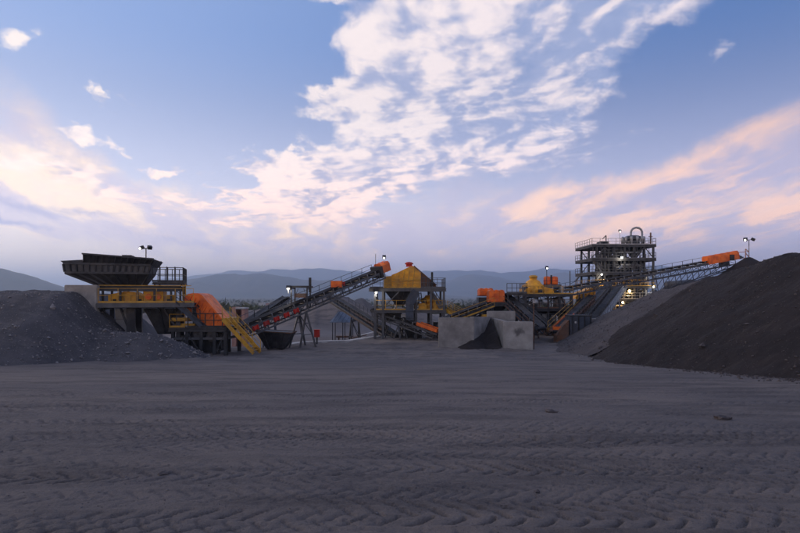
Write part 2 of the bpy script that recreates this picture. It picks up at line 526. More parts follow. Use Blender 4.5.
def mat_heap(name, c1, c2, c3, bump=0.07):
    m = bpy.data.materials.new(name)
    m.use_nodes = True
    t = m.node_tree; k = NT(t)
    bs = t.nodes['Principled BSDF']
    pos = k.n('ShaderNodeNewGeometry').outputs['Position']
    a = k.noise(pos, 0.5, 6.0, 0.65)
    run = k.noise(k.v('MULTIPLY', pos, (0.6, 2.2, 0.35)), 1.4, 6.0, 0.65)
    c = k.mix(k.rng(a, 0.38, 0.64), c1, c2)
    c = k.mix(k.m('MULTIPLY', k.rng(run, 0.50, 0.74), 0.5), c, c3)
    sp = k.rng(k.noise(pos, 22.0, 3.0, 0.6), 0.62, 0.72)
    c = k.mix(k.m('MULTIPLY', sp, 0.5), c, c3)
    k.put(bs.inputs['Base Color'], c)
    bs.inputs['Roughness'].default_value = 0.92
    bs.inputs['Specular IOR Level'].default_value = 0.2
    b = k.n('ShaderNodeBump')
    b.inputs['Strength'].default_value = 1.0
    b.inputs['Distance'].default_value = bump
    k.put(b.inputs['Height'], k.noise(pos, 7.0, 8.0, 0.72))
    k.put(bs.inputs['Normal'], b.outputs[0])
    return m
mat_dark_heap = mat_heap('dark_fines', (0.016, 0.0128, 0.013), (0.025, 0.020, 0.020), (0.060, 0.049, 0.046))
mat_grey_heap = mat_heap('grey_fines', (0.056, 0.050, 0.053), (0.082, 0.072, 0.073), (0.125, 0.110, 0.108))
mat_ramp_heap = mat_heap('crushed_ore', (0.062, 0.060, 0.067), (0.088, 0.083, 0.090), (0.140, 0.130, 0.132), 0.11)

dark_fun = ridge_fun([(27.5, 6, 3.6), (26, 18, 4.5), (25.3, 30, 4.75), (25, 34, 4.65), (25, 38, 4.05), (25, 42, 3.5), (25.5, 45.5, 2.2), (26, 48, .6)], 0.69)
_, dark_z = heap('ore_stockpile', 11, 44, 2, 62, 0.20, dark_fun, mat_dark_heap, 'long dark brown-black stockpile of fines sloping down to the grey yard')
grey_fun = ridge_fun([(26.6, 42, 3.3), (26.8, 47, 3.35), (27, 51, 3.0), (27.5, 56, 2.6), (28, 63, 1.3), (28.5, 70, -0.6), (29, 76, -2.4)], 0.55)
_, grey_z = heap('ore_stockpile', 10, 44, 42, 86, 0.25, grey_fun, mat_grey_heap, 'lighter grey dusty heap between the dark stockpile and the steel tower')
cone_fun = ridge_fun([(47.6, 73, 7.3), (49.0, 74, 7.0)], 0.74, 0.5)
_, cone_z = heap('ore_stockpile', 30, 66, 56, 92, 0.30, cone_fun, mat_dark_heap, 'pointed dark heap peaking below the orange head of the long conveyor')
low_mound = ridge_fun([(-24.5, 40.2, -.2), (-21.5, 40.2, -.75), (-18.6, 40.4, -1.0), (-16.6, 40.6, -2.3)], 0.55, 0.7)
def ramp_fun(X, Y):
    d = lambda x0, x1, y0, y1: np.hypot(np.maximum(np.maximum(x0 - X, (X - x1) * 1.9), 0), np.maximum(np.maximum(y0 - Y, Y - y1), 0))
    a = 2.30 - 0.64 * (np.sqrt(d(-90, -25.4, 39.6, 41.2) ** 2 + 1.0) - 1.0)
    b = 2.30 - 0.64 * (np.sqrt(d(-90, -28.6, 39.6, 52) ** 2 + 1.0) - 1.0)
    return np.maximum(np.maximum(a, b), low_mound(X, Y))
_, ramp_z = heap('ore_ramp', -62, -13, 30, 58, 0.20, ramp_fun, mat_ramp_heap, 'grey crushed ore ramp heaped up against the feed hopper')

# ------------------------------------------------------------------ loose stones (nobody could count these)
def stones(name, pts, sizes, mat, label):
    r = np.random.default_rng(len(pts))
    base = np.array([[1, 0, 0], [-1, 0, 0], [0, 1, 0], [0, -1, 0], [0, 0, 1], [0, 0, -1]], float)
    fb = np.array([[0, 2, 4], [2, 1, 4], [1, 3, 4], [3, 0, 4], [2, 0, 5], [1, 2, 5], [3, 1, 5], [0, 3, 5]])
    n = len(pts)
    V = base[None] * r.uniform(0.55, 1.25, (n, 6, 1)) * sizes[:, None, None] * r.uniform(0.6, 1.3, (n, 1, 3))
    V[:, :, 2] *= 0.75
    ang = r.uniform(0, 6.28, n); tl = r.uniform(-0.6, 0.6, n)
    c, s = np.cos(ang)[:, None], np.sin(ang)[:, None]
    x = V[:, :, 0] * c - V[:, :, 1] * s; y = V[:, :, 0] * s + V[:, :, 1] * c
    c2, s2 = np.cos(tl)[:, None], np.sin(tl)[:, None]
    z = V[:, :, 2] * c2 + x * s2; x = x * c2 - V[:, :, 2] * s2
    V = np.stack([x, y, z], -1) + pts[:, None, :]
    f = (fb[None] + (np.arange(n) * 6)[:, None, None]).reshape(-1, 3)
    o = mesh_object(name, V.reshape(-1, 3), f, mat, None, False)
    tag(o, label, kind='stuff')
    return o
mat_stone = material('loose_stone', (0.13, 0.125, 0.135), (0.07, 0.066, 0.07), 0.9, scale=6.0)
mat_stone_pale = material('pale_stone', (0.22, 0.21, 0.21), (0.11, 0.10, 0.105), 0.9, scale=5.0)
mat_coal = material('dark_lump', (0.045, 0.038, 0.040), (0.085, 0.074, 0.074), 0.9, scale=5.0)
def track_z_at(x, y):
    j = np.clip(np.searchsorted(rows, y), 1, len(rows) - 1)
    w = 9.0 + 1.35 * np.clip(rows[j], 0, None)
    i = np.clip(np.searchsorted(u, x / w), 1, NC - 1)
    return GZ[j, i]
r_ = np.random.default_rng(3)
n = 24000
sy = 4.2 * np.exp(r_.uniform(0, 2.3, n)); sx = r_.uniform(-1, 1, n) * (3 + 0.85 * sy)
sz = np.exp(r_.normal(-5.25, 0.45, n)) * (0.8 + sy * 0.03)
stones('gravel', np.stack([sx, sy, track_z_at(sx, sy) + sz * 0.25], -1), sz, mat_stone, 'loose gravel scattered over the packed ground')
n = 9000
sx = r_.uniform(-50, -14, n); sy = r_.uniform(31, 43, n)
zz = ramp_z(sx, sy); ok = zz > ground_z(sx, sy) - 0.05
sz = np.exp(r_.normal(-3.25, 0.55, n)) * np.where(zz < 0, 1.2, 0.8)
stones('rubble', np.stack([sx, sy, zz + sz * 0.2], -1)[ok], sz[ok], mat_stone_pale, 'loose grey rubble lying on the ore ramp')
n = 9000
sx = r_.uniform(14, 27, n); sy = r_.uniform(17, 60, n)
zz = np.maximum(dark_z(sx, sy), grey_z(sx, sy)); ok = zz > ground_z(sx, sy) - 0.05
sz = np.exp(r_.normal(-3.5, 0.5, n))
stones('rubble', np.stack([sx, sy, zz + sz * 0.2], -1)[ok], sz[ok], mat_coal, 'loose dark lumps on the slopes of the fines stockpile')
# spill at the feet of the heaps
n = 5000
sy = r_.uniform(19, 50, n)
sx = 25 - (np.interp(sy, [19, 34, 50], [4.5, 4.6, 2.7]) + 0.0675 * sy) / 0.69 - np.abs(r_.normal(0, 0.8, n)) + 0.6
sz = np.exp(r_.normal(-3.3, 0.5, n))
stones('spilled_lumps', np.stack([sx, sy, ground_z(sx, sy) + sz * 0.2], -1), sz, mat_coal, 'dark lumps spilled along the foot of the stockpile')

# ------------------------------------------------------------------ steelwork library
M = dict(
    steel=material('dark_steel', (0.034, 0.036, 0.042), (0.022, 0.022, 0.025), 0.55, 0.25, 1.7, dust=0.45, dust_c=(0.10, 0.092, 0.090)),
    grey=material('grey_steel', (0.085, 0.088, 0.098), (0.055, 0.056, 0.062), 0.5, 0.25, 1.5, dust=0.4, dust_c=(0.11, 0.10, 0.094)),
    blue=material('blue_grey_steel', (0.050, 0.062, 0.088), (0.034, 0.040, 0.054), 0.55, 0.2, 1.5, dust=0.4),
    galv=material('galvanised_steel', (0.33, 0.335, 0.345), (0.22, 0.22, 0.225), 0.45, 0.5, 2.0, dust=0.35, dust_c=(0.2, 0.18, 0.17)),
    black=material('black_paint', (0.022, 0.022, 0.025), (0.014, 0.014, 0.016), 0.5, 0.1, 1.5, dust=0.4, dust_c=(0.07, 0.064, 0.062)),
    rubber=material('belt_rubber', (0.022, 0.021, 0.022), (0.040, 0.036, 0.035), 0.75, 0.0, 1.2, dust=0.6, dust_c=(0.085, 0.075, 0.072)),
    yellow=material('yellow_paint', (0.72, 0.34, 0.015), (0.50, 0.22, 0.014), 0.5, 0.0, 1.6, dust=0.45, dust_c=(0.20, 0.13, 0.065)),
    rail=material('rail_yellow', (0.50, 0.27, 0.025), (0.32, 0.17, 0.025), 0.5, 0.0, 2.0, dust=0.4, dust_c=(0.20, 0.15, 0.08)),
    orange=material('orange_paint', (0.78, 0.15, 0.012), (0.50, 0.075, 0.010), 0.5, 0.0, 1.4, dust=0.5, dust_c=(0.24, 0.11, 0.05)),
    red=material('red_paint', (0.50, 0.030, 0.018), (0.34, 0.022, 0.016), 0.5, 0.0, 1.8, dust=0.3),
    concrete=material('cast_concrete', (0.30, 0.285, 0.27), (0.20, 0.188, 0.178), 0.88, 0.0, 0.9, bump=0.012, bump_scale=6.0, dust=0.65, dust_c=(0.12, 0.108, 0.104)),
    pale=material('pale_panel', (0.46, 0.45, 0.44), (0.34, 0.33, 0.32), 0.7, 0.0, 1.3, dust=0.4, dust_c=(0.22, 0.2, 0.19)),
    rust=material('rusty_plate', (0.14, 0.065, 0.035), (0.075, 0.045, 0.034), 0.85, 0.0, 1.8, dust=0.4),
    brick=material('pink_render', (0.40, 0.22, 0.17), (0.30, 0.16, 0.13), 0.85, 0.0, 1.2, dust=0.3),
    roof=material('blue_sheet_roof', (0.17, 0.21, 0.28), (0.12, 0.15, 0.20), 0.5, 0.1, 1.2, dust=0.3),
)
def mat_emit(name, c, s):
    m = bpy.data.materials.new(name); m.use_nodes = True
    t = m.node_tree; t.nodes.clear()
    o = t.nodes.new('ShaderNodeOutputMaterial'); e = t.nodes.new('ShaderNodeEmission')
    e.inputs[0].default_value = (*c, 1); e.inputs[1].default_value = s
    t.links.new(e.outputs[0], o.inputs[0])
    return m
M['lamp_white'] = mat_emit('lamp_lens_white', (1.0, 0.95, 0.85), 14.0)
M['lamp_warm'] = mat_emit('lamp_lens_warm', (1.0, 0.66, 0.26), 12.0)

class MB:
    """collects boxes, bars, tubes, lathes and prisms; build() makes ONE mesh object of them"""
    def __init__(self):
        self.v = []; self.f = []
    def add(self, vs, fs):
        b = len(self.v)
        self.v += [tuple(p) for p in vs]
        self.f += [tuple(i + b for i in q) for q in fs]
        return self
    def box(self, x0, x1, y0, y1, z0, z1):
        return self.add([(x0, y0, z0), (x1, y0, z0), (x1, y1, z0), (x0, y1, z0), (x0, y0, z1), (x1, y0, z1), (x1, y1, z1), (x0, y1, z1)],
                        [(0, 3, 2, 1), (4, 5, 6, 7), (0, 1, 5, 4), (1, 2, 6, 5), (2, 3, 7, 6), (3, 0, 4, 7)])
    def bar(self, a, b, w, h=None):
        h = h or w
        m = frame(a, b)
        p = [Vector((sx * w / 2, sy * h / 2, z)) for z in (0, 1) for sx, sy in ((-1, -1), (1, -1), (1, 1), (-1, 1))]
        return self.add([m @ q for q in p], [(0, 3, 2, 1), (4, 5, 6, 7), (0, 1, 5, 4), (1, 2, 6, 5), (2, 3, 7, 6), (3, 0, 4, 7)])
    def tube(self, a, b, r, r2=None, n=10):
        r2 = r if r2 is None else r2
        m = frame(a, b)
        vs = []
        for z, rr in ((0, r), (1, r2)):
            vs += [m @ Vector((rr * math.cos(2 * math.pi * i / n), rr * math.sin(2 * math.pi * i / n), z)) for i in range(n)]
        fs = [(i, (i + 1) % n, n + (i + 1) % n, n + i) for i in range(n)] + [tuple(range(n - 1, -1, -1)), tuple(range(n, 2 * n))]
        return self.add(vs, fs)
    def lathe(self, c, prof, n=20):
        """profile of (radius, z) turned round the vertical through c"""
        c = Vector(c); vs = []; fs = []
        for r, z in prof:
            vs += [c + Vector((r * math.cos(2 * math.pi * i / n), r * math.sin(2 * math.pi * i / n), z)) for i in range(n)]
        for j in range(len(prof) - 1):
            fs += [(j * n + i, j * n + (i + 1) % n, (j + 1) * n + (i + 1) % n, (j + 1) * n + i) for i in range(n)]
        fs += [tuple(range(n - 1, -1, -1)), tuple(range((len(prof) - 1) * n, len(prof) * n))]
        return self.add(vs, fs)
    def prism(self, outline, y0, y1):
        """(x, z) outline extruded in y"""
        n = len(outline)
        vs = [(x, y0, z) for x, z in outline] + [(x, y1, z) for x, z in outline]
        fs = [tuple(range(n)), tuple(range(2 * n - 1, n - 1, -1))] + [((i + 1) % n, i, n + i, n + (i + 1) % n) for i in range(n)]
        return self.add(vs, fs)
    def loops(self, ls, cap=True):
        """skin of equal-length loops"""
        n = len(ls[0]); vs = [p for l in ls for p in l]
        fs = [(j * n + i, j * n + (i + 1) % n, (j + 1) * n + (i + 1) % n, (j + 1) * n + i) for j in range(len(ls) - 1) for i in range(n)]
        if cap:
            fs += [tuple(range(n - 1, -1, -1)), tuple(range((len(ls) - 1) * n, len(ls) * n))]
        return self.add(vs, fs)
    def pipe(self, pts, r, n=8):
        for a, b in zip(pts[:-1], pts[1:]):
            self.tube(a, b, r, None, n)
        return self

def frame(a, b):
    """matrix whose z runs from a to b (z = 0..1), x horizontal"""
    a = Vector(a); b = Vector(b); d = b - a
    z = d.normalized()
    x = Vector((0, 0, 1)).cross(z)
    if x.length < 1e-4:
        x = Vector((1, 0, 0))
    x.normalize(); y = z.cross(x)
    m = Matrix((x, y, d)).transposed().to_4x4()
    m.translation = a
    return m

UNIT = {}
def unit(shape, mk):
    """shared unit meshes: section along z from 0 to 1, one metre wide"""
    if (shape, mk) in UNIT:
        return UNIT[(shape, mk)]
    mb = MB()
    if shape == 'box':
        mb.box(-.5, .5, -.5, .5, 0, 1)
    elif shape == 'tube':
        mb.tube((0, 0, 0), (0, 0, 1), .5, None, 12)
    elif shape == 'ibeam':
        mb.box(-.5, .5, .36, .5, 0, 1).box(-.5, .5, -.5, -.36, 0, 1).box(-.09, .09, -.36, .36, 0, 1)
    elif shape == 'channel':
        mb.box(-.5, -.3, -.5, .5, 0, 1).box(-.3, .5, .32, .5, 0, 1).box(-.3, .5, -.5, -.32, 0, 1)
    me = bpy.data.meshes.new(shape)
    me.from_pydata(mb.v, [], mb.f); me.update()
    if shape == 'tube':
        for p in me.polygons:
            p.use_smooth = len(p.vertices) == 4
    me.materials.append(M[mk])
    UNIT[(shape, mk)] = me
    return me

class Thing:
    """an Empty at the thing's base; every part is its own mesh object under it, given in world coordinates"""
    def __init__(self, name, label, cat, loc, group=None):
        self.loc = Vector(loc)
        self.root = bpy.data.objects.new(name, None)
        self.root.empty_display_size = 0.3
        self.root.location = self.loc
        col.objects.link(self.root)
        tag(self.root, label, cat, group)
    def _put(self, o, under):
        col.objects.link(o)
        if under is None:
            o.parent = self.root
        else:
            o.parent = under
            o.matrix_parent_inverse = under.matrix_basis.inverted()
        return o
    def bar(self, name, a, b, w, h=None, m='steel', shape='box', under=None):
        o = bpy.data.objects.new(name, unit(shape, m))
        mm = frame(Vector(a) - self.loc, Vector(b) - self.loc)
        o.matrix_basis = mm @ Matrix.Diagonal((w, h or w, 1, 1))
        return self._put(o, under)
    def part(self, name, mb, m='steel', under=None, smooth=False):
        me = bpy.data.meshes.new(name)
        me.from_pydata([tuple(Vector(p) - self.loc) for p in mb.v], [], mb.f)
        bm = bmesh.new(); bm.from_mesh(me)
        bmesh.ops.recalc_face_normals(bm, faces=bm.faces); bm.to_mesh(me); bm.free()
        if smooth:
            for p in me.polygons:
                p.use_smooth = len(p.vertices) == 4
        me.materials.append(M[m])
        o = bpy.data.objects.new(name, me)
        return self._put(o, under)
    def box(self, name, x0, x1, y0, y1, z0, z1, m='steel', under=None):
        return self.bar(name, ((x0 + x1) / 2, (y0 + y1) / 2, z0), ((x0 + x1) / 2, (y0 + y1) / 2, z1), x1 - x0, y1 - y0, m, 'box', under)
    def handrail(self, pts, m='rail', h=1.1, gap=1.4, w=0.05, under=None):
        mb = MB()
        up = Vector((0, 0, 1))
        for a, b in zip(pts[:-1], pts[1:]):
            a = Vector(a); b = Vector(b)
            n = max(1, round((b - a).length / gap))
            for i in range(n + 1):
                p = a.lerp(b, i / n)
                mb.bar(p, p + up * h, w)
            for k in (1.0, 0.52):
                mb.tube(a + up * h * k, b + up * h * k, w * 0.55, None, 6)
            mb.bar(a + up * 0.08, b + up * 0.08, 0.015, 0.15)
        return self.part('handrail', mb, m, under)
    def deck(self, x0, x1, y0, y1, z, m='steel', beam=0.26):
        self.box('deck_plate', x0 + .02, x1 - .02, y0 + .02, y1 - .02, z - 0.05, z, m)
        for y in (y0, y1):
            self.bar('edge_beam', (x0, y, z - 0.06 - beam / 2), (x1, y, z - 0.06 - beam / 2), 0.14, beam, m, 'ibeam')
        for x in (x0, x1):
            self.bar('edge_beam', (x, y0 + .08, z - 0.065 - beam / 2), (x, y1 - .08, z - 0.065 - beam / 2), 0.13, beam * 0.97, m, 'ibeam')
    def stair(self, a, b, width, m='rail', rails=True, tm='steel'):
        a = Vector(a); b = Vector(b)
        d = b - a; hd = Vector((d.x, d.y, 0)).normalized(); lat = Vector((-hd.y, hd.x, 0)) * width / 2
        for s in (-1, 1):
            self.bar('stringer', a + lat * s, b + lat * s, 0.06, 0.24, m)
            if rails:
                self.handrail([a + lat * s * 1.06 + Vector((0, 0, .1)), b + lat * s * 1.06 + Vector((0, 0, .1))], m, 0.95, 1.1, 0.045)
        n = max(3, int(abs(d.z) / 0.22))
        for i in range(1, n):
            p = a.lerp(b, i / n)
            self.bar('tread', p - lat * 0.94, p + lat * 0.94, 0.24, 0.035, tm)

def to_ground(p, dz=0.15):
    return Vector((p[0], p[1], gz(p[0], p[1]) - dz))

def conveyor(name, label, a, b, width=1.0, depth=0.8, group='belt conveyors of the plant', legs=(), frame_m='steel', truss=True, idler_m='galv',
             rail=None, hood=None, hood_m='orange', skirt=None, skirt_m='orange', panel=1.1, wind=None, guards=None):
    a = Vector(a); b = Vector(b)
    T = Thing(name, label, 'conveyor', to_ground(a, 0), group)
    d = b - a; L = d.length; ud = d.normalized()
    lat = Vector((-ud.y, ud.x, 0)).normalized(); up = lat.cross(ud)
    if up.z < 0: up = -up
    at = lambda t, s=0.0, h=0.0: a + d * t + lat * s + up * h
    hw = width / 2
    # belt: troughed carrying strand and flat return strand
    mb = MB()
    def strand(prof, h0):
        n = len(prof)
        vs = [at(t, s, h + h0) for t in (0, 1) for s, h in prof] + [at(t, s, h + h0 - 0.03) for t in (0, 1) for s, h in prof]
        fs = [(i, i + 1, n + i + 1, n + i) for i in range(n - 1)] + [(2 * n + i + 1, 2 * n + i, 3 * n + i, 3 * n + i + 1) for i in range(n - 1)]
        mb.add(vs, fs + [(0, n, 3 * n, 2 * n), (n - 1, 3 * n - 1, 4 * n - 1, 2 * n - 1)])
    strand([(-hw * .92, .17), (-hw * .42, 0), (hw * .42, 0), (hw * .92, .17)], 0.26)
    strand([(-hw * .85, 0), (hw * .85, 0)], -0.12)
    T.part('belt', mb, 'rubber')
    for nm, t, r in (('tail_pulley', 0.0, 0.2), ('head_pulley', 1.0, 0.24)):
        T.bar(nm, at(t, -hw, 0.06), at(t, hw, 0.06), 2 * r, 2 * r, 'black', 'tube')
    for s in (-1, 1):
        T.bar('stringer', at(-.01, s * hw * 1.1), at(1.01, s * hw * 1.1), 0.08, 0.2, frame_m, 'channel')
    k = max(2, int(L / 1.25))
    for i in range(k):
        t = (i + .5) / k
        im = MB()
        im.bar(at(t, -hw, .10), at(t, hw, .10), .06)
        im.tube(at(t, -hw * .42, .2), at(t, hw * .42, .2), .055, None, 8)
        for s in (-1, 1):
            im.tube(at(t, s * hw * .46, .2), at(t, s * hw * .98, .38), .055, None, 8)
            im.bar(at(t, s * hw * 1.0, .08), at(t, s * hw * 1.0, .40), .05)
        T.part('idler', im, idler_m)
    if truss:
        for s in (-1, 1):
            T.bar('bottom_chord', at(0.03, s * hw * 1.1, -depth), at(.97, s * hw * 1.1, -depth), 0.11, 0.13, frame_m)
            np_ = max(2, int(L * 0.94 / panel))
            for i in range(np_ + 1):
                t0 = .03 + .94 * i / np_
                T.bar('upright', at(t0, s * hw * 1.1, -depth + .06), at(t0, s * hw * 1.1, -.1), 0.06, 0.06, frame_m)
                if i < np_:
                    t1 = .03 + .94 * (i + 1) / np_
                    p, q = (t0, t1) if i % 2 else (t1, t0)
                    T.bar('brace', at(p, s * hw * 1.13, -depth + .06), at(q, s * hw * 1.13, -.1), 0.05, 0.05, frame_m)
        for i in range(0, np_ + 1):
            t0 = .03 + .94 * i / np_
            T.bar('cross_tie', at(t0, -hw * 1.05, -depth), at(t0, hw * 1.05, -depth), 0.06, 0.06, frame_m)
    if rail:
        side, rm = rail
        o = hw * 1.1 + 0.75
        T.bar('walkway', at(.04, side * (hw * 1.1 + .42), -.14), at(.96, side * (hw * 1.1 + .42), -.14), 0.7, 0.05, frame_m)
        n = max(2, int(L * .92 / 1.6))
        pts = [at(.04 + .92 * i / n, side * o, -.1) for i in range(n + 1)]
        T.handrail(pts, rm, 1.0, 1.6, 0.045)
    for t, spread in legs:
        for s in (-1, 1):
            top = at(t, s * hw * 1.1, -depth if truss else -.1)
            for q in (-1, 1):
                foot = to_ground(top + lat * s * 0.25 + Vector((ud.x, ud.y, 0)).normalized() * q * spread)
                T.bar('leg', foot, top, 0.14, 0.14, frame_m)
            g = gz(top.x, top.y)
            hgt = top.z - g
            e = Vector((ud.x, ud.y, 0)).normalized()
            for f in (0.35, 0.68):
                if hgt > 2.0:
                    T.bar('leg_tie', top - Vector((0, 0, hgt * (1 - f))) - e * spread * (1 - f) + lat * s * .25 * (1 - f),
                          top - Vector((0, 0, hgt * (1 - f))) + e * spread * (1 - f) + lat * s * .25 * (1 - f), 0.08, 0.08, frame_m)
        for q in (-1, 1):
            if at(t).z - gz(*at(t).xy) > 2.0:
                e = Vector((ud.x, ud.y, 0)).normalized()
                z0 = at(t, 0, -depth); g = gz(z0.x, z0.y); hh = z0.z - g
                p = z0 - Vector((0, 0, hh * .65)) + e * q * spread * .65
                r2 = z0 - Vector((0, 0, hh * .1)) + e * q * spread * .1
                T.bar('leg_brace', p - lat * hw * 1.2, r2 + lat * hw * 1.1, 0.07, 0.07, frame_m)
    if hood:
        t0, t1, hh = hood
        mb = MB(); sec = [(-hw * 1.2, -.12), (-hw * 1.2, hh * .75), (-hw * .8, hh), (hw * .8, hh), (hw * 1.2, hh * .75), (hw * 1.2, -.12)]
        mb.loops([[at(t, s, h) for s, h in sec] for t in (t0, t1)])
        ho = T.part('head_hood', mb, hood_m)
        n = max(2, int((t1 - t0) * L / 0.9))
        for i in range(n + 1):
            t = t0 + (t1 - t0) * (0.02 + .96 * i / n)
            rb = MB(); rb.loops([[at(t + e, s * 1.03, h * 1.03) for s, h in sec] for e in (-.03 / L, .03 / L)])
            T.part('hood_rib', rb, hood_m, ho)
    if skirt:
        t0, t1, hh = skirt
        for s in (-1, 1):
            T.bar('skirt_board', at(t0, s * hw * 1.02, .2 + hh / 2), at(t1, s * hw * 1.02, .2 + hh / 2), 0.06, hh, skirt_m)
        T.bar('skirt_end', at(t0, -hw, .2 + hh / 2), at(t0, hw, .2 + hh / 2), 0.06, hh, skirt_m)
    if guards:
        t0, t1, n, gm = guards
        for i in range(n):
            t = t0 + (t1 - t0) * i / max(1, n - 1)
            g = MB()
            for e in (-.22, .22):
                g.bar(at(t + e / L, hw * -1.2, .02), at(t + e / L, hw * -1.2, -.42), .30, .05)
            g.bar(at(t - .3 / L, hw * -1.22, -.18), at(t + .3 / L, hw * -1.22, -.18), .06, .34)
            T.part('idler_guard', g, gm)
    return T, at

def lamp(name, label, base, h, tilt=-1, warm=False, group='lit flood lights of the plant', pole_m='galv', size=0.3, power=0.0, cat='flood light', reach=0.3):
    base = Vector(base)
    T = Thing(name, label, cat, base, group)
    top = base + Vector((0, 0, h))
    T.bar('pole', base, top, 0.09, 0.09, pole_m, 'tube')
    heads = (0,) if tilt == 0 else (-1, 1)
    if tilt: T.bar('arm', top + Vector((-reach, 0, -.03)), top + Vector((reach, 0, .05)), 0.06, 0.06, pole_m)
    for s in heads:
        c = top + Vector((s * reach, -0.05, .08))
        hs = MB(); e = Vector((s * .5, -.55, -.45)).normalized()
        hs.bar(c - e * size * .5, c + e * size * .5, size * 1.15, size * .9)
        ho = T.part('housing', hs, 'black')
        if s == tilt or tilt == 0:
            ln = MB(); ln.lathe(c + e * size * .56, [(0.02, -size * .23), (size * .2, -size * .14), (size * .27, 0), (size * .2, size * .14), (0.02, size * .23)], 12)
            T.part('lens', ln, 'lamp_warm' if warm else 'lamp_white', ho, True)
            if power:
                ld = bpy.data.lights.new('flood', 'POINT'); ld.energy = power; ld.shadow_soft_size = 0.15
                ld.color = (1, .72, .38) if warm else (1, .93, .82)
                lo = bpy.data.objects.new('lamp_light', ld); col.objects.link(lo)
                lo.parent = T.root; lo.location = c + e * size * 1.1 - T.loc
    return T

# ================================================================== feed hopper and its frame
D0 = 42.3
X = lambda px, d=D0: (px - 400) / F * d
Z = lambda py, d=D0: CAMZ + (HZ - py) / F * d
GP = -3.05                                   # level of the plant floor

T = Thing('feeder_frame', 'dark steel feeder frame on columns with yellow handrails below the feed hopper', 'steel frame', (-21, 44.2, GP))
for y in (42.9, 46.2):
    T.bar('main_beam', (X(97), y, 2.62), (X(176), y, 2.62), 0.3, 0.42, 'steel', 'ibeam')
    T.bar('lower_beam', (X(101), y, 1.22), (X(192), y, 1.22), 0.3, 0.40, 'steel', 'ibeam')
    for px, w in ((102, .3), (128, .62), (173, .34), (189, .28)):
        T.bar('column', (X(px), y, GP - .2), (X(px), y, 1.02), w, w * .8, 'steel', 'ibeam' if w < .5 else 'box')
    for px in (102, 118, 134, 150, 166, 175):
        T.bar('post', (X(px), y, 1.42), (X(px), y, 2.41), 0.16, 0.18, 'steel', 'ibeam')
    T.bar('brace', (X(173), y - .02, -.9), (X(158), y - .02, 1.0), 0.14, 0.14)
    T.bar('brace', (X(128), y - .02, -1.2), (X(118), y - .02, 1.0), 0.14, 0.14)
for px in (102, 128, 173, 189):
    T.bar('cross_beam', (X(px), 43.07, 1.0), (X(px), 46.03, 1.0), 0.2, 0.24, 'steel', 'ibeam')
T.box('walkway', X(99), X(190), 41.75, 42.72, 1.38, 1.44, 'grey')
T.bar('walkway_beam', (X(99), 41.72, 1.24), (X(190), 41.72, 1.24), 0.12, 0.3, 'grey', 'channel')
for px in range(104, 190, 17):
    T.bar('bracket', (X(px), 42.7, 0.75), (X(px), 41.8, 1.1), 0.08, 0.1)
T.handrail([(X(101), 41.76, 1.45), (X(189), 41.76, 1.45)], 'rail', 1.15, 1.55, 0.04)
T.bar('toe_beam', (X(98), 42.72, 2.86), (X(186), 42.72, 2.86), 0.05, 0.06, 'rail')
ch = MB()
ch.loops([[(X(152), 43.6, -1.2), (X(167), 43.6, -1.2), (X(167), 45.4, -1.2), (X(152), 45.4, -1.2)],
          [(X(139), 43.1, 0.98), (X(176), 43.1, 0.98), (X(176), 45.9, 0.98), (X(139), 45.9, 0.98)]])
co = T.part('transfer_chute', ch, 'steel')
for px0, px1 in ((144, 155), (155, 159.5), (168, 164)):
    T.bar('chute_rib', (X(px0), 43.06 + .0, 0.9), (X(px1), 43.56, -1.15), 0.08, 0.1, 'steel', 'box', co)
# service platform right of the hopper, with dark rails
for y in (43.0, 46.1):
    for px in (150, 176):
        T.bar('upper_post', (X(px), y, 2.84), (X(px), y, 3.02), 0.12, 0.12)
T.deck(X(148), X(178), 42.9, 46.2, 3.16, 'steel', 0.12)
T.handrail([(X(148), 42.95, 3.17), (X(177.5), 42.95, 3.17), (X(177.5), 46.15, 3.17), (X(148), 46.15, 3.17)], 'steel', 1.2, 0.62, 0.06)
for px in (153, 160, 168):
    T.bar('riser_pipe', (X(px), 44.2, 3.17), (X(px), 44.2, 4.5), 0.1, 0.1, 'grey', 'tube')

STATION = [T]
# hopper
T = Thing('feed_hopper', 'large flared dark steel feed hopper with ribbed sides above the ore ramp', 'hopper', (X(118), 44.5, 2.83))
def ring(pl, pr, y0, y1, zl, zr):
    return [(X(pl), y0, zl), (X(pr), y0, zr), (X(pr), y1, zr), (X(pl), y1, zl)]
def shell(l0, l1, th=0.06):
    mb = MB()
    c0 = sum((Vector(p) for p in l0), Vector()) / 4; c1 = sum((Vector(p) for p in l1), Vector()) / 4
    i0 = [tuple(Vector(p) + (c0 - Vector(p)) * 0.03) for p in l0]; i1 = [tuple(Vector(p) + (c1 - Vector(p)) * 0.03) for p in l1]
    return mb.loops([l0, l1, i1, i0, l0], False)
r0 = ring(97, 138, 42.9, 45.4, 2.85, 2.85)
r1 = ring(71, 146, 42.1, 46.1, Z(273), Z(273))
r2 = ring(70, 148, 42.0, 46.2, Z(264), Z(264.5))
LB = T.part('lower_bin', shell(r0, r1), 'steel')
BD = T.part('rib_band', shell(r1, r2), 'grey')
up = MB()
yf0, yf1 = 41.98, 41.55
def plate(pts, th):
    n = len(pts); a = [Vector(p) for p in pts]; nr = (a[1] - a[0]).cross(a[2] - a[0]).normalized() * th
    mb = MB(); mb.loops([[tuple(p) for p in a], [tuple(p + nr) for p in a]])
    return mb
T.part('front_extension', plate([(X(87), yf0, Z(264)), (X(148), yf0, Z(264.5)), (X(151.5), yf1, Z(258.5)), (X(88), yf1, Z(254.5))], -.06), 'steel')
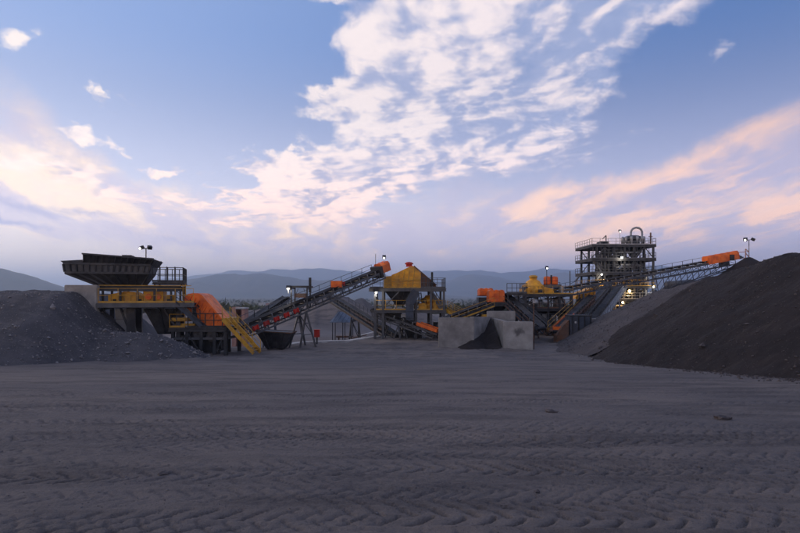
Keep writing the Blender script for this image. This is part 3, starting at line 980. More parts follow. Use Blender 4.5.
T.part('rear_extension', plate([(X(87), 46.2, Z(264)), (X(148), 46.2, Z(264.5)), (X(151.5), 46.5, Z(257.5)), (X(88), 46.5, Z(253.5))], .06), 'steel')
T.part('end_extension', plate([(X(148), 42.0, Z(264.5)), (X(148), 46.2, Z(264.5)), (X(152), 46.5, Z(258)), (X(152), 41.5, Z(258.8))], .06), 'steel')
T.part('side_wing', plate([(X(70), 41.98, Z(264)), (X(87), 41.98, Z(264)), (X(87), 41.85, Z(260.5)), (X(68), 41.85, Z(262))], -.06), 'grey')
T.part('side_wing', plate([(X(70), 46.2, Z(264)), (X(87), 46.2, Z(264)), (X(87), 46.3, Z(258.5)), (X(68), 46.3, Z(261))], .06), 'grey')
T.bar('rim', (X(87.5), yf1 - .05, Z(254.7)), (X(151.8), yf1 - .05, Z(258.6)), 0.12, 0.12)
T.bar('waist_beam', (X(70), 41.93, Z(264)), (X(148), 41.93, Z(264.5)), 0.14, 0.16)
T.bar('waist_beam', (X(71), 42.02, Z(273)), (X(146.5), 42.02, Z(273)), 0.14, 0.16)
for i in range(15):
    t = i / 14
    a = Vector(r1[0]).lerp(Vector(r1[1]), t); b = Vector(r2[0]).lerp(Vector(r2[1]), t)
    T.bar('rib', a + Vector((0, -.06, .05)), b + Vector((0, -.06, -.05)), 0.09, 0.16, 'steel', 'box', BD)
    if i % 2 == 0:
        c = Vector(r0[0]).lerp(Vector(r0[1]), t)
        T.bar('rib', c + Vector((0, -.04, 0)), a + Vector((0, -.04, -.05)), 0.08, 0.14, 'steel', 'box', LB)
    if t > .2:
        q = (t - .2) / .8
        e0 = Vector((X(87), yf0, Z(264))).lerp(Vector((X(148), yf0, Z(264.5))), q); e1 = Vector((X(88), yf1, Z(254.5))).lerp(Vector((X(151.5), yf1, Z(258.5))), q)
        T.bar('extension_rib', e0 + Vector((0, -.08, .1)), e1 + Vector((0, -.08, -.05)), 0.08, 0.12)
T.box('grizzly_cap', X(118), X(127), 43.5, 45, Z(255.5), Z(253.4), 'steel')

STATION.append(T)
# feeder under the hopper
T = Thing('vibrating_feeder', 'yellow vibrating feeder inside the frame under the hopper', 'feeder', (X(140), 44.4, 1.44))
T.box('exciter_box', X(139), X(158), 43.15, 45.6, 1.55, 2.38, 'yellow')
pan = MB(); pan.prism([(X(106), 1.5), (X(138.5), 1.42), (X(138.5), 2.0), (X(130), 2.34), (X(121), 2.38), (X(106), 2.1)], 43.2, 45.8)
T.part('pan', pan, 'yellow')
for px in (112, 136, 163):
    T.bar('spring', (X(px), 43.12, 1.45), (X(px), 43.12, 1.75), 0.22, 0.22, 'black', 'tube')
for px in (144, 153):
    T.bar('drive_cover', (X(px), 43.0, 1.95), (X(px), 43.14, 1.95), 0.5, 0.5, 'orange', 'tube')
T.box('motor', X(161), X(169), 43.3, 44.0, 1.5, 2.1, 'rail')
for px in (109, 115, 121, 127, 133):
    T.bar('pan_rib', (X(px), 43.16, 1.5), (X(px), 43.16, 2.1), 0.07, 0.08, 'rail')
STATION.append(T)

# the whole feeding station stands turned: its right end lies further back
PIV = Vector((X(100), 42.0, 0)); TH = R(17)
rz = Matrix.Rotation(TH, 4, 'Z')
for T in STATION:
    T.root.location = PIV + rz @ (Vector(T.root.location) - PIV); T.root.rotation_euler.z = TH

# retaining walls of the ramp
def wall_block(name, label, x0, x1, y0, y1, z0, z1, cat='concrete wall', group=None, bev=0.05, mk='concrete'):
    T = Thing(name, label, cat, ((x0 + x1) / 2, (y0 + y1) / 2, z0), group)
    bm = bmesh.new()
    bmesh.ops.create_cube(bm, size=1)
    for v in bm.verts:
        v.co = ((x0 + x1) / 2 + v.co.x * (x1 - x0), (y0 + y1) / 2 + v.co.y * (y1 - y0), (z0 + z1) / 2 + v.co.z * (z1 - z0))
    bmesh.ops.bevel(bm, geom=bm.edges[:], offset=bev, segments=2, affect='EDGES')
    mb = MB(); bm.verts.index_update()
    mb.add([tuple(v.co) for v in bm.verts], [tuple(v.index for v in f.verts) for f in bm.faces]); bm.free()
    T.part('slab', mb, mk)
    return T
T = wall_block('retaining_wall', 'stained concrete retaining wall holding the ore ramp beside the hopper', X(66, 42), X(99, 42), 41.75, 42.15, GP - .2, Z(285, 42))
T = Thing('wing_wall', 'pale leaning concrete wing wall at the foot of the feeder frame', 'concrete wall', (X(112), 43.5, GP))
ww = MB(); ww.prism([(X(107), GP - .2), (X(127), GP - .2), (X(121.5), 0.95), (X(104), 0.98)], 43.9, 44.3)
T.part('slab', ww, 'pale')
for z in (-.9, 0.1):
    T.bar('joint_lip', (X(105), 43.88, z), (X(124), 43.88, z), 0.04, 0.05, 'concrete')

lamp('flood_light', 'lit flood light on a short pole over the hopper rim', (X(146, 46.8), 46.8, 3.2), Z(248.5, 46.8) - 3.2, -1, size=0.3, pole_m='steel', reach=0.35)

# ================================================================== scalping screen with the orange cover
d1 = 44.9
x1 = lambda px: X(px, d1); z1 = lambda py: Z(py, d1)
T = Thing('crusher_stand', 'dark steel stand with columns and platform carrying the orange screen cover', 'steel frame', (x1(200), 46, GP))
T.deck(x1(172), x1(229), 44.2, 48.2, z1(327), 'steel', 0.3)
for px in (176, 190, 204, 217, 228):
    for y in (44.35, 48.05):
        T.bar('column', (x1(px), y, GP - .2), (x1(px), y, z1(327) - .36), 0.26, 0.26, 'steel', 'ibeam')
for pa, pb in ((176, 190), (204, 190), (217, 228)):
    T.bar('brace', (x1(pa), 44.3, GP + .2), (x1(pb), 44.3, z1(327) - .4), 0.1, 0.1)
for px in (176, 190, 204, 217, 228):
    T.bar('cross_beam', (x1(px), 44.5, z1(338)), (x1(px), 47.9, z1(338)), 0.16, 0.2)
T.bar('side_beam', (x1(174), 44.32, z1(338)), (x1(229), 44.32, z1(338)), 0.12, 0.2, 'grey')
T.handrail([(x1(191), 44.25, z1(327)), (x1(225), 44.25, z1(327))], 'black', 1.15, 0.65, 0.07)
T.handrail([(x1(173), 44.25, z1(327)), (x1(188), 44.25, z1(327))], 'rail', 1.1, 1.0)
T.box('yellow_tray', x1(174), x1(193), 44.4, 46, z1(321), z1(317.5), 'rail')
T.box('yellow_tray', x1(176), x1(196), 44.6, 46, z1(325.5), z1(323.5), 'rail')
T.stair(W(226, 319.5, 44.6), W(257, 353, 43.6), 0.95, 'rail', True, 'rail')
for px in (180, 182.5, 185):
    T.bar('riser', (x1(px), 45, z1(300)), (x1(px), 45, z1(284)), 0.08, 0.08, 'rail')
T.handrail([W(176, 303, 43.3), W(200, 322, 44.2)], 'steel', 1.0, 0.9, 0.05)
T.bar('stair_stringer', W(177, 305, 43.5), W(201, 326, 44.3), 0.1, 0.3, 'blue')

T = Thing('scalping_screen', 'orange sloping screen cover with rounded upper end above dark crusher', 'screen', (x1(204), 46, z1(327)))
prof = [(184, 305), (183.6, 300), (185, 296.5), (188, 294), (193, 293), (198.5, 293.4), (202, 295.2), (206, 299.5), (219, 315), (223, 319.5), (224, 325.6), (206, 325.6), (196, 317), (188, 309)]
cv = MB(); cv.prism([(x1(p), z1(q)) for p, q in prof], 44.9, 47.4)
CV = T.part('cover', cv, 'orange')
for i in range(9):
    t = i / 8
    a = (x1(187 + 30 * t), z1(304 + 18 * t)); b = (x1(192 + 29 * t), z1(295 + 22 * t))
    T.bar('cover_rib', (a[0], 44.86, a[1]), (b[0], 44.86, b[1]), 0.07, 0.09, 'orange', 'box', CV)
T.bar('edge_flange', (x1(202), 44.84, z1(296)), (x1(222), 44.84, z1(319)), 0.1, 0.14, 'orange', 'box', CV)
for i in range(3):
    T.bar('vent_slot', (x1(189 + 3.4 * i), 44.87, z1(299 + 2.2 * i)), (x1(193.5 + 3.4 * i), 44.87, z1(303.4 + 2.2 * i)), 0.06, 0.10, 'black', 'box', CV)
T.bar('side_rail', (x1(184), 44.78, z1(308)), (x1(207), 44.78, z1(327.0)), 0.14, 0.2, 'blue')
T.box('pale_end', x1(181.5), x1(184.2), 45.2, 46.5, z1(299), z1(294), 'pale')
T.box('discharge_lip', x1(224.2), x1(231), 45.0, 47.2, z1(324), z1(318), 'rail')

T = Thing('jaw_crusher', 'dark jaw crusher with round flywheels below the orange screen cover', 'crusher', (x1(205), 46, GP))
jb = MB(); jb.prism([(x1(193), GP + .3), (x1(216), GP + .3), (x1(222), -0.95), (x1(191), -0.95)], 45.0, 47.4)
T.part('body', jb, 'black')
for px, py in ((200, 333.5), (213, 336)):
    fw = T.bar('flywheel', (x1(px), 44.62, z1(py)), (x1(px), 44.9, z1(py)), 0.95, 0.95, 'grey', 'tube')
    T.bar('hub', (x1(px), 44.5, z1(py)), (x1(px), 44.61, z1(py)), 0.3, 0.3, 'steel', 'tube')
for px in (196, 207, 217):
    T.bar('leg', (x1(px), 45.2, GP - .2), (x1(px), 45.2, GP + .5), 0.3, 0.3, 'black')
T.box('motor', x1(180), x1(187), 45.0, 46.0, z1(345), z1(337), 'galv')
T.bar('pipe', (x1(184), 44.7, z1(352)), (x1(192), 44.7, z1(330)), 0.1, 0.1, 'galv', 'tube')
rq = random.Random(8)
for i in range(18):
    px = rq.uniform(180, 240); y = rq.uniform(44.5, 46.5)
    T.bar('pipe', (x1(px), y, GP + rq.uniform(-.1, .8)), (x1(px + rq.uniform(-7, 7)), y, GP + rq.uniform(1.2, 2.0)), rq.uniform(.08, .16), rq.uniform(.08, .16), rq.choice(('steel', 'black', 'black', 'grey', 'galv')), 'tube')
T.box('panel', x1(233), x1(237), 45.6, 45.7, z1(336), z1(330), 'pale')
T.bar('hose', (x1(216), 44.66, z1(352)), (x1(224), 44.6, z1(333)), 0.12, 0.12, 'black', 'tube')

# ================================================================== main conveyor up to the screening building
A0_, A1_ = W(240, 330, 46.4), W(384, 270.5, 60.5)
T, at = conveyor('belt_conveyor', 'long inclined conveyor with red idler guards rising from crusher to yellow screen', A0_, A1_, 1.0, 0.72,
                 legs=((.36, 1.0),), frame_m='grey', hood=(.955, 1.025, .95), rail=(1, 'grey'), guards=(.06, .30, 5, 'red'), panel=0.95)
mb = MB(); p = at(.62, 0, .55); mb.box(p.x - .55, p.x + .55, p.y - .4, p.y + .4, p.z - .3, p.z + .35)
T.part('drive_guard', mb, 'orange')
mb = MB(); p = at(.66, 0, .5); mb.box(p.x - .25, p.x + .3, p.y - .35, p.y + .35, p.z - .3, p.z + .1)
T.part('drive_motor', mb, 'red')
p = at(.93, 0, .3); T.bar('antenna', p, p + Vector((0, 0, 1.9)), 0.05, 0.05, 'steel')
p = at(.965, 0, 0.0); mb = MB(); mb.loops([[at(.93, s, h) for s, h in ((-.75, -.5), (.75, -.5), (.75, .75), (-.75, .75))], [at(.953, s, h) for s, h in ((-.75, -.5), (.75, -.5), (.75, .75), (-.75, .75))]])
T.part('drive_box', mb, 'black')
p = at(.99, -.45, .95)
lamp('flood_light', 'lit flood light on the orange head of the inclined conveyor', p, .55, 0, size=0.34, reach=0.25)

T = Thing('magnet_gantry', 'small dark gantry frame holding a magnet over the inclined conveyor', 'gantry', to_ground(at(.36), 0))
c = at(.36)
for dx_, dy_ in ((-.75, -.9), (.75, -.9), (-.75, .9), (.75, .9)):
    T.bar('post', (c.x + dx_, c.y + dy_, c.z - .3), (c.x + dx_, c.y + dy_, c.z + 1.65), 0.12, 0.12, 'steel')
for dy_ in (-.9, .9):
    T.bar('top_beam', (c.x - 1.0, c.y + dy_, c.z + 1.74), (c.x + 1.0, c.y + dy_, c.z + 1.74), 0.14, 0.18)
for dx_ in (-.75, .75):
    T.bar('tie_beam', (c.x + dx_, c.y - .9, c.z + 1.60), (c.x + dx_, c.y + .9, c.z + 1.60), 0.12, 0.12)
T.box('magnet', c.x - .55, c.x + .55, c.y - .5, c.y + .5, c.z + .7, c.z + 1.1, 'rust')
for dx_ in (-.45, .45):
    T.bar('hanger', (c.x + dx_, c.y, c.z + 1.1), (c.x + dx_ * .6, c.y, c.z + 1.56), 0.04, 0.04)
T.bar('stub_post', (c.x + 1.0, c.y - .7, c.z + 1.2), (c.x + 1.0, c.y - .7, c.z + 2.6), 0.22, 0.22, 'black')
lamp('flood_light', 'bright lit flood light at the end of the magnet gantry', (c.x - 1.0, c.y - .95, c.z + 1.1), .45, 0, size=0.34, power=40, reach=0.16)

T = Thing('waste_skip', 'dark open steel skip under the inclined conveyor', 'skip', (X(278, 51), 51, gz(X(278, 51), 51)))
g = gz(X(278, 51), 51)
sk = MB(); s0 = [(X(268, 51), 50.2, g + .1), (X(286, 51), 50.2, g + .1), (X(286, 51), 51.8, g + .1), (X(268, 51), 51.8, g + .1)]
s1 = [(X(259, 51), 49.8, g + 1.75), (X(294, 51), 49.8, g + 1.55), (X(294, 51), 52.2, g + 1.55), (X(259, 51), 52.2, g + 1.75)]
sk.loops([s0, s1]); T.part('bin', sk, 'steel')
for i in range(4):
    T.bar('rim', s1[i], s1[(i + 1) % 4], 0.1, 0.1, 'rust')
for i in range(1, 5):
    a = Vector(s0[0]).lerp(Vector(s0[1]), i / 5); b = Vector(s1[0]).lerp(Vector(s1[1]), i / 5)
    T.bar('rib', a + Vector((0, -.04, 0)), b + Vector((0, -.04, 0)), 0.09, 0.08, 'steel')
for q in (270, 284):
    T.box('skid', X(q, 51) - .1, X(q, 51) + .1, 50.3, 51.7, g - .05, g + .1, 'black')

conveyor('belt_conveyor', 'flat dark conveyor running from crusher out towards the open yard', W(238, 331, 50), W(286, 299, 66), 0.9, 0.6, legs=((.6, .6),), frame_m='blue', rail=None, idler_m='steel')

# pink post frame in the yard behind the crusher
def yard_z(d, px): return gz(X(px, d), d)
T = Thing('block_hut', 'small pinkish rendered hut with open bay behind the inclined conveyor', 'hut', (X(241, 78), 78, yard_z(78, 241)))
g = yard_z(78, 241)
T.box('wall', X(234, 78), X(238, 78), 77, 79, g - .2, Z(307, 78), 'brick')
T.box('wall', X(243.5, 78), X(246.5, 78), 77, 79, g - .2, Z(309, 78), 'brick')
T.box('back_wall', X(238, 78), X(243.5, 78), 78.7, 78.95, g - .2, Z(310, 78), 'brick')
T.box('roof', X(237.8, 78), X(247, 78), 76.9, 79.1, Z(308.8, 78), Z(307.4, 78), 'pale')

# ================================================================== screening building
d2 = 61.0
xs_ = lambda px, d=d2: X(px, d); zs_ = lambda py, d=d2: Z(py, d)
T = Thing('screen_tower', 'grey two-deck steel screening structure with handrails, chute and stair', 'steel frame', (xs_(408), 64, GP))
zt, zl = zs_(288), zs_(310)
T.deck(xs_(369), xs_(446), 61, 66.5, zt, 'grey', 0.32)
T.deck(xs_(374), xs_(446), 61, 66.5, zl, 'grey', 0.28)
for px in (375, 383, 416, 431, 444):
    for y in (61.15, 66.3):
        T.bar('column', (xs_(px), y, GP - .3), (xs_(px), y, zl - .34), 0.28, 0.28, 'grey', 'ibeam')
        T.bar('column', (xs_(px), y, zl), (xs_(px), y, zt - .38), 0.24, 0.24, 'grey', 'ibeam')
T.bar('knee_brace', (xs_(383), 61.1, zl + .2), (xs_(399), 61.1, zt - .4), 0.12, 0.12, 'grey')
T.bar('knee_brace', (xs_(444), 61.1, zl + .2), (xs_(432), 61.1, zt - .4), 0.12, 0.12, 'grey')
T.bar('knee_brace', (xs_(431), 61.1, GP), (xs_(443), 61.1, zl - .4), 0.12, 0.12, 'grey')
for y in (62.5, 64, 65.3):
    T.bar('floor_beam', (xs_(372), y, zt - .2), (xs_(444), y, zt - .2), 0.14, 0.22, 'grey', 'ibeam')
T.handrail([(xs_(370), 61.06, zt), (xs_(383), 61.06, zt)], 'grey', 1.15, 1.0)
T.handrail([(xs_(421), 61.06, zt), (xs_(445.5), 61.06, zt), (xs_(445.5), 66.4, zt), (xs_(370), 66.4, zt)], 'grey', 1.15, 0.95)
T.handrail([(xs_(384), 61.06, zt), (xs_(420), 61.06, zt)], 'rail', 1.05, 1.3, 0.045)
T.handrail([(xs_(375), 61.06, zl), (xs_(407), 61.06, zl)], 'rail', 1.1, 1.1)
T.handrail([(xs_(415), 61.06, zl), (xs_(445.5), 61.06, zl), (xs_(445.5), 66.4, zl)], 'rail', 1.1, 1.1)
T.stair((xs_(446), 62.0, zl), W(468, 322, 60.5), 0.9, 'rail')
T.stair((xs_(428), 61.7, zt), (xs_(441), 61.7, zl + .05), 0.8, 'grey', True)
hp = MB(); hp.loops([[(xs_(396), 62.4, zl + .5), (xs_(404), 62.4, zl + .5), (xs_(404), 64.4, zl + .5), (xs_(396), 64.4, zl + .5)],
                     [(xs_(385), 61.5, zt - .42), (xs_(419), 61.5, zt - .42), (xs_(419), 65.5, zt - .42), (xs_(385), 65.5, zt - .42)]])
HP = T.part('under_hopper', hp, 'steel')
for i in range(6):
    T.bar('hopper_rib', (xs_(386.5 + 6 * i), 61.46, zt - .44), (xs_(396.5 + 1.3 * i), 62.34, zl + .5), 0.08, 0.1, 'steel', 'box', HP)
c0, c1 = Vector((xs_(416), 60.8, zt - .35)), Vector((xs_(409.5), 60.7, zs_(303)))
T.bar('chute', c0, c1, 0.85, 0.95, 'blue'); T.bar('chute', Vector((xs_(409.5), 60.7, zs_(301.5))), Vector((xs_(409.5), 60.7, zs_(320))), 0.85, 0.95, 'blue')
for py in (304, 311, 318):
    T.bar('chute_flange', (xs_(409.5), 60.7, zs_(py)), (xs_(409.5), 60.7, zs_(py) + .08), 1.0, 1.08, 'blue')
T.box('duct', xs_(386), xs_(402), 62, 63.4, zl - 1.4, zl - .4, 'steel')
T.box('panel', xs_(401), xs_(405.5), 61.3, 61.4, zl - 1.15, zl - .5, 'pale')
rq = random.Random(5)
for i in range(16):
    px = rq.uniform(384, 440); y = rq.uniform(61.6, 64); a = rq.choice((zl, GP)); 
    T.bar('pipe', (xs_(px), y, a + rq.uniform(0, .6)), (xs_(px + rq.uniform(-4, 4)), y, a + rq.uniform(1.2, 2.2)), .12, .12, rq.choice(('steel', 'grey', 'galv', 'black')), 'tube')
for i in range(9):
    px = rq.uniform(386, 436); w = rq.uniform(2.5, 6); 
    T.box('casing', xs_(px), xs_(px + w), 63.5, 64.8, GP - .1, GP + rq.uniform(.9, 2.2), rq.choice(('steel', 'black', 'black')))
T.box('control_cabinet', xs_(431.5), xs_(433.5), 61.6, 62.1, zt, zt + 1.85, 'black')

T = Thing('vibrating_screen', 'big yellow ribbed screen housing with red motor on the upper deck', 'screen', (xs_(405), 63.5, zt))
yb = MB(); yb.prism([(xs_(391.5), zt + .04), (xs_(391.5), zs_(274.6)), (xs_(396), zs_(273)), (xs_(410.5), zs_(266)), (xs_(414), zs_(266)), (xs_(421), zs_(272.5)), (xs_(421), zt + .04)], 61.7, 65.4)
B = T.part('housing', yb, 'yellow')
yb = MB(); yb.prism([(xs_(383.5), zt + .04), (xs_(383.5), zs_(276.4)), (xs_(391.4), zs_(275.6)), (xs_(391.4), zt + .04)], 61.9, 65.2)
T.part('feed_box', yb, 'rail')
for i in range(4):
    px = 397 + 5.2 * i
    T.bar('rib', (xs_(px), 61.66, zt + .1), (xs_(px + 2.6), 61.66, zs_(272.6 - 1.9 * i)), 0.09, 0.1, 'rail', 'box', B)
T.bar('rib', (xs_(392), 61.66, zs_(281.5)), (xs_(420.5), 61.66, zs_(279.5)), 0.1, 0.1, 'rail', 'box', B)
gb = MB(); gb.prism([(xs_(421.1), zt + .04), (xs_(421.1), zs_(272.2)), (xs_(432), zs_(279.5)), (xs_(437), zs_(286)), (xs_(437), zt + .04)], 62, 65.2)
S = T.part('discharge_cover', gb, 'rust')
for i in range(4):
    T.bar('cover_slat', (xs_(421 + 3.5 * i), 61.95, zt + .1), (xs_(421 + 3.5 * i), 61.95, zs_(273.5 + 2.6 * i)), 0.08, 0.08, 'grey', 'box', S)
T.bar('rim_bar', (xs_(414), 61.62, zs_(265.6)), (xs_(437), 61.9, zs_(285)), 0.12, 0.12, 'rust')
mb = MB(); mb.lathe((xs_(409.3), 62.4, 0), [(.34, zs_(265)), (.34, zs_(264)), (.46, zs_(263.5)), (.46, zs_(262.4)), (.28, zs_(261.4)), (.06, zs_(261.1))], 18)
T.part('motor', mb, 'red', None, True)
for an in range(10):
    T.bar('motor_fin', (xs_(409.3) + .47 * math.cos(an * .63), 62.4 + .47 * math.sin(an * .63), zs_(263.6)), (xs_(409.3) + .47 * math.cos(an * .63), 62.4 + .47 * math.sin(an * .63), zs_(262.4)), .05, .05, 'rust')
T.box('motor_base', xs_(406), xs_(413), 62.0, 62.8, zs_(266), zs_(265), 'red')
lamp('flood_light', 'bright lit flood light under the corner of the screening deck', (xs_(376.2), 60.9, zt - 1.0), .5, 0, size=0.36, power=60, reach=0.15)

T = Thing('cone_crusher', 'yellow cone crusher on the lower deck of the screening structure', 'crusher', (xs_(429), 63, zl))
b = MB(); b.lathe((xs_(430), 63, zl), [(1.0, 0), (1.05, .35), (.75, .5), (.8, .8), (1.05, .95), (1.0, 1.25), (.55, 1.45), (.4, 1.7)], 20)
T.part('bowl', b, 'yellow', None, True)
b = MB(); b.prism([(xs_(419), zl), (xs_(427), zl), (xs_(427), zl + .55), (xs_(424), zl + .8), (xs_(419), zl + .7)], 61.6, 63.2); T.part('drive_cover', b, 'yellow')
b = MB(); b.prism([(xs_(433), zl), (xs_(439), zl), (xs_(440), zl + 1.2), (xs_(434), zl + 1.7)], 61.5, 62.5); T.part('belt_guard', b, 'yellow')
T.bar('motor', (xs_(423), 62.2, zl + 1.0), (xs_(427), 62.2, zl + 1.0), 0.5, 0.5, 'grey', 'tube')

conveyor('belt_conveyor', 'low conveyor with bright orange-red skirt boards beneath the screening structure', W(438, 334, 58.5), W(374, 311, 63), 0.95, 0.55,
         legs=((.55, .5),), frame_m='grey', skirt=(.0, .30, .38), skirt_m='orange', idler_m='galv')
conveyor('belt_conveyor', 'stacking conveyor climbing away from the screening structure over the yard heaps', W(397, 337, 63.5), W(330, 296, 86), 0.95, 0.75,
         legs=((.55, .5),), frame_m='steel', rail=(1, 'steel'))
conveyor('belt_conveyor', 'thin conveyor with brownish handrail under the chute of screening structure', W(384, 329, 66), W(340, 303, 82), 0.8, 0.6, legs=(), frame_m='rust', rail=(-1, 'steel'))

# ================================================================== yard things left of the screening building
T = Thing('lean_to', 'small blue-grey sheet gable roof on thin posts in the yard', 'shelter', (X(345, 84), 84, yard_z(84, 345)))
g = yard_z(84, 345)
XA = lambda px: X(px, 84)
rf = MB(); rf.loops([[(XA(331.5), 82, Z(322.6, 82)), (XA(352), 82, Z(322.6, 82)), (XA(356), 84, Z(312.6, 84)), (XA(338), 84, Z(312.6, 84))],
                     [(XA(331.5), 82, Z(321.9, 82)), (XA(352), 82, Z(321.9, 82)), (XA(356), 84, Z(311.9, 84)), (XA(338), 84, Z(311.9, 84))]])
RF = T.part('roof', rf, 'roof')
rf = MB(); rf.loops([[(XA(338), 84.02, Z(312.6, 84)), (XA(356), 84.02, Z(312.6, 84)), (XA(360), 86, Z(320, 86)), (XA(340), 86, Z(320, 86))],
                     [(XA(338), 84.02, Z(311.9, 84)), (XA(356), 84.02, Z(311.9, 84)), (XA(360), 86, Z(319.3, 86)), (XA(340), 86, Z(319.3, 86))]])
T.part('roof', rf, 'roof')
gb_ = MB(); gb_.loops([[(XA(352), 82.05, Z(322.4, 82)), (XA(358), 85.8, Z(320.6, 86)), (XA(355.6), 84, Z(313.2, 84))], [(XA(352) - .08, 82.05, Z(322.4, 82)), (XA(358) - .08, 85.8, Z(320.6, 86)), (XA(355.6) - .08, 84, Z(313.2, 84))]])
T.part('gable', gb_, 'black')
for i_ in range(5):
    px_ = 334 + 4.3 * i_
    T.bar('roof_sheet_rib', (XA(px_), 82, Z(321.7, 82)), (XA(px_ + 5.2), 84, Z(311.7, 84)), .1, .05, 'roof', 'box', RF)
for px in (334, 344, 352):
    for y in (82.2, 85.6):
        T.bar('post', (X(px, 84), y, g - .2), (X(px, 84), y, Z(322, 83)), 0.12, 0.12, 'steel')
T.box('bench', X(336, 84), X(353, 84), 84, 85, g + .7, g + .95, 'rust')
for px in (338, 351):
    T.box('bench_leg', X(px, 84), X(px + 1, 84), 84.1, 84.9, g - .1, g + .7, 'rust')
T = Thing('plate_stack', 'low stack of tilted rusty plates beside the small gable roof', 'plates', (X(362, 80), 80, yard_z(80, 362)))
g = yard_z(80, 362)
for i, (px0, px1, zt0) in enumerate(((352, 372, .25), (354, 370, .6), (350, 366, .95), (358, 374, 1.3))):
    T.bar('plate', (X(px0, 80), 80 + .3 * i, g + zt0 - .1), (X(px1, 80), 80.4 + .3 * i, g + zt0 + .5), 1.2, 0.14, 'pale' if i % 2 else 'rust')
T.box('bearer', X(352, 80), X(372, 80), 79.6, 81.4, g - .1, g + .2, 'rust')

kp = W(317, 345, 55.5); kg = gz(kp.x, kp.y)
T = Thing('call_box', 'small red cabinet on a post at the edge of the paved pad', 'cabinet', (kp.x, kp.y, kg))
T.bar('post', (kp.x, kp.y, kg - .2), (kp.x, kp.y, kg + .75), 0.14, 0.14, 'steel')
T.box('cabinet', kp.x - .28, kp.x + .28, kp.y - .18, kp.y + .18, kg + .7, kg + 1.45, 'red')
T.box('hood', kp.x - .33, kp.x + .33, kp.y - .24, kp.y + .22, kg + 1.45, kg + 1.5, 'red')
T.box('door', kp.x - .2, kp.x + .2, kp.y - .2, kp.y - .182, kg + .8, kg + 1.35, 'red')

# pale kerb along the pad edge, cast in lengths
T = Thing('concrete_kerb', 'pale low concrete kerb along the edge of the pad above the yard', 'kerb', (-3, 62, gz(-3, 62)))
pts = [(-13.0, 53.0), (-10.3, 56.2), (5.0, 69.2)]
seg = []
for (ax, ay), (bx, by) in zip(pts[:-1], pts[1:]):
    n_ = max(1, int(math.hypot(bx - ax, by - ay) / 2.0))
    seg += [((ax + (bx - ax) * i / n_, ay + (by - ay) * i / n_), (ax + (bx - ax) * (i + .985) / n_, ay + (by - ay) * (i + .985) / n_)) for i in range(n_)]
for (ax, ay), (bx, by) in seg:
    T.bar('kerb_stone', (ax, ay, gz(ax, ay) + .04), (bx, by, gz(bx, by) + .04), 0.8, 0.3, 'pale')

# ================================================================== concrete bunker walls
sm = material('smudged_concrete', (0.36, 0.345, 0.325), (0.26, 0.246, 0.232), 0.88, 0.0, 0.9, bump=0.012, bump_scale=6.0, dust=0.4, dust_c=(0.16, 0.145, 0.138))
kk = NT(sm.node_tree); bs_ = sm.node_tree.nodes['Principled BSDF']
old = bs_.inputs['Base Color'].links[0].from_socket
pp = kk.n('ShaderNodeNewGeometry').outputs['Position']
pn = kk.v('ADD', pp, kk.v('SCALE', kk.v('SUBTRACT', kk.noise(pp, 2.2, 4.0, 0.6, out=1), (.5, .5, .5)), None, .9))
dd = kk.v('LENGTH', kk.v('MULTIPLY', kk.v('SUBTRACT', pn, tuple(W(518.5, 332, 49.9))), (1.0, 0.0, 1.5)))
kk.put(bs_.inputs['Base Color'], kk.mix(kk.m('MULTIPLY', kk.rng(dd, .75, .15), .8), old, (0.05, 0.045, 0.045)))
M['smudged'] = sm
d3 = 51.0
xb = lambda px, d=d3: X(px, d); zb = lambda py, d=d3: Z(py, d)
wall_block('bunker_wall', 'tall pale concrete bunker wall with a plain broad face beside the dark bay', xb(438.5), xb(474), 50.8, 51.3, GP - .4, zb(317.5))
T = Thing('bunker_wall', 'receding concrete wall between the broad wall and the dark bay', 'concrete wall', (xb(478), 53, GP))
rw = MB()
a, b = Vector((xb(474) + .02, 51.1, 0)), Vector((X(492, 56), 56, 0)); nrm = Vector((-(b - a).y, (b - a).x, 0)).normalized() * .4
rw.loops([[(p.x, p.y, GP - .4) for p in (a, b, b + nrm, a + nrm)], [(p.x, p.y, zz_) for p, zz_ in ((a, zb(316.6)), (b, Z(317, 56)), (b + nrm, Z(317, 56)), (a + nrm, zb(316.6)))]])
T.part('slab', rw, 'concrete')
wall_block('bunker_wall', 'long concrete back wall of the bay below the orange screens', X(487, 56.5), X(515, 56.5), 56.3, 56.8, GP - .4, Z(311, 56.5))
wall_block('bunker_wall', 'concrete bunker wall with a dark smudge on its broad face', xb(503.5, 50), xb(533, 50), 49.9, 50.35, GP - .4, zb(321.5, 50), mk='smudged')
T = wall_block('bunker_wall', 'side wall running back from the smudged bunker wall', xb(503.5, 50) + .02, xb(503.5, 50) + .45, 50.37, 56.2, GP - .4, zb(321.0, 50))
wall_block('concrete_block', 'small concrete block at the foot of the grey heap', X(591, 60), X(601, 60), 59.6, 60.6, GP - .4, Z(318.5, 60), 'concrete block')
pf = ridge_fun([(X(473, 50.5), 50.9, -2.2), (X(484, 55), 55.8, -1.0), (X(500, 55), 55.6, .2), (X(503, 52.5), 52.9, -1.1)], 0.68, 0.4)
heap('ore_stockpile', 3.5, 13.5, 46.5, 58, 0.2, lambda a, b: np.where((b < 56.2) & (a < X(503.5, 50) - .05), pf(a, b), -9), mat_dark_heap, 'small black heap lying in the bay between bunker walls')

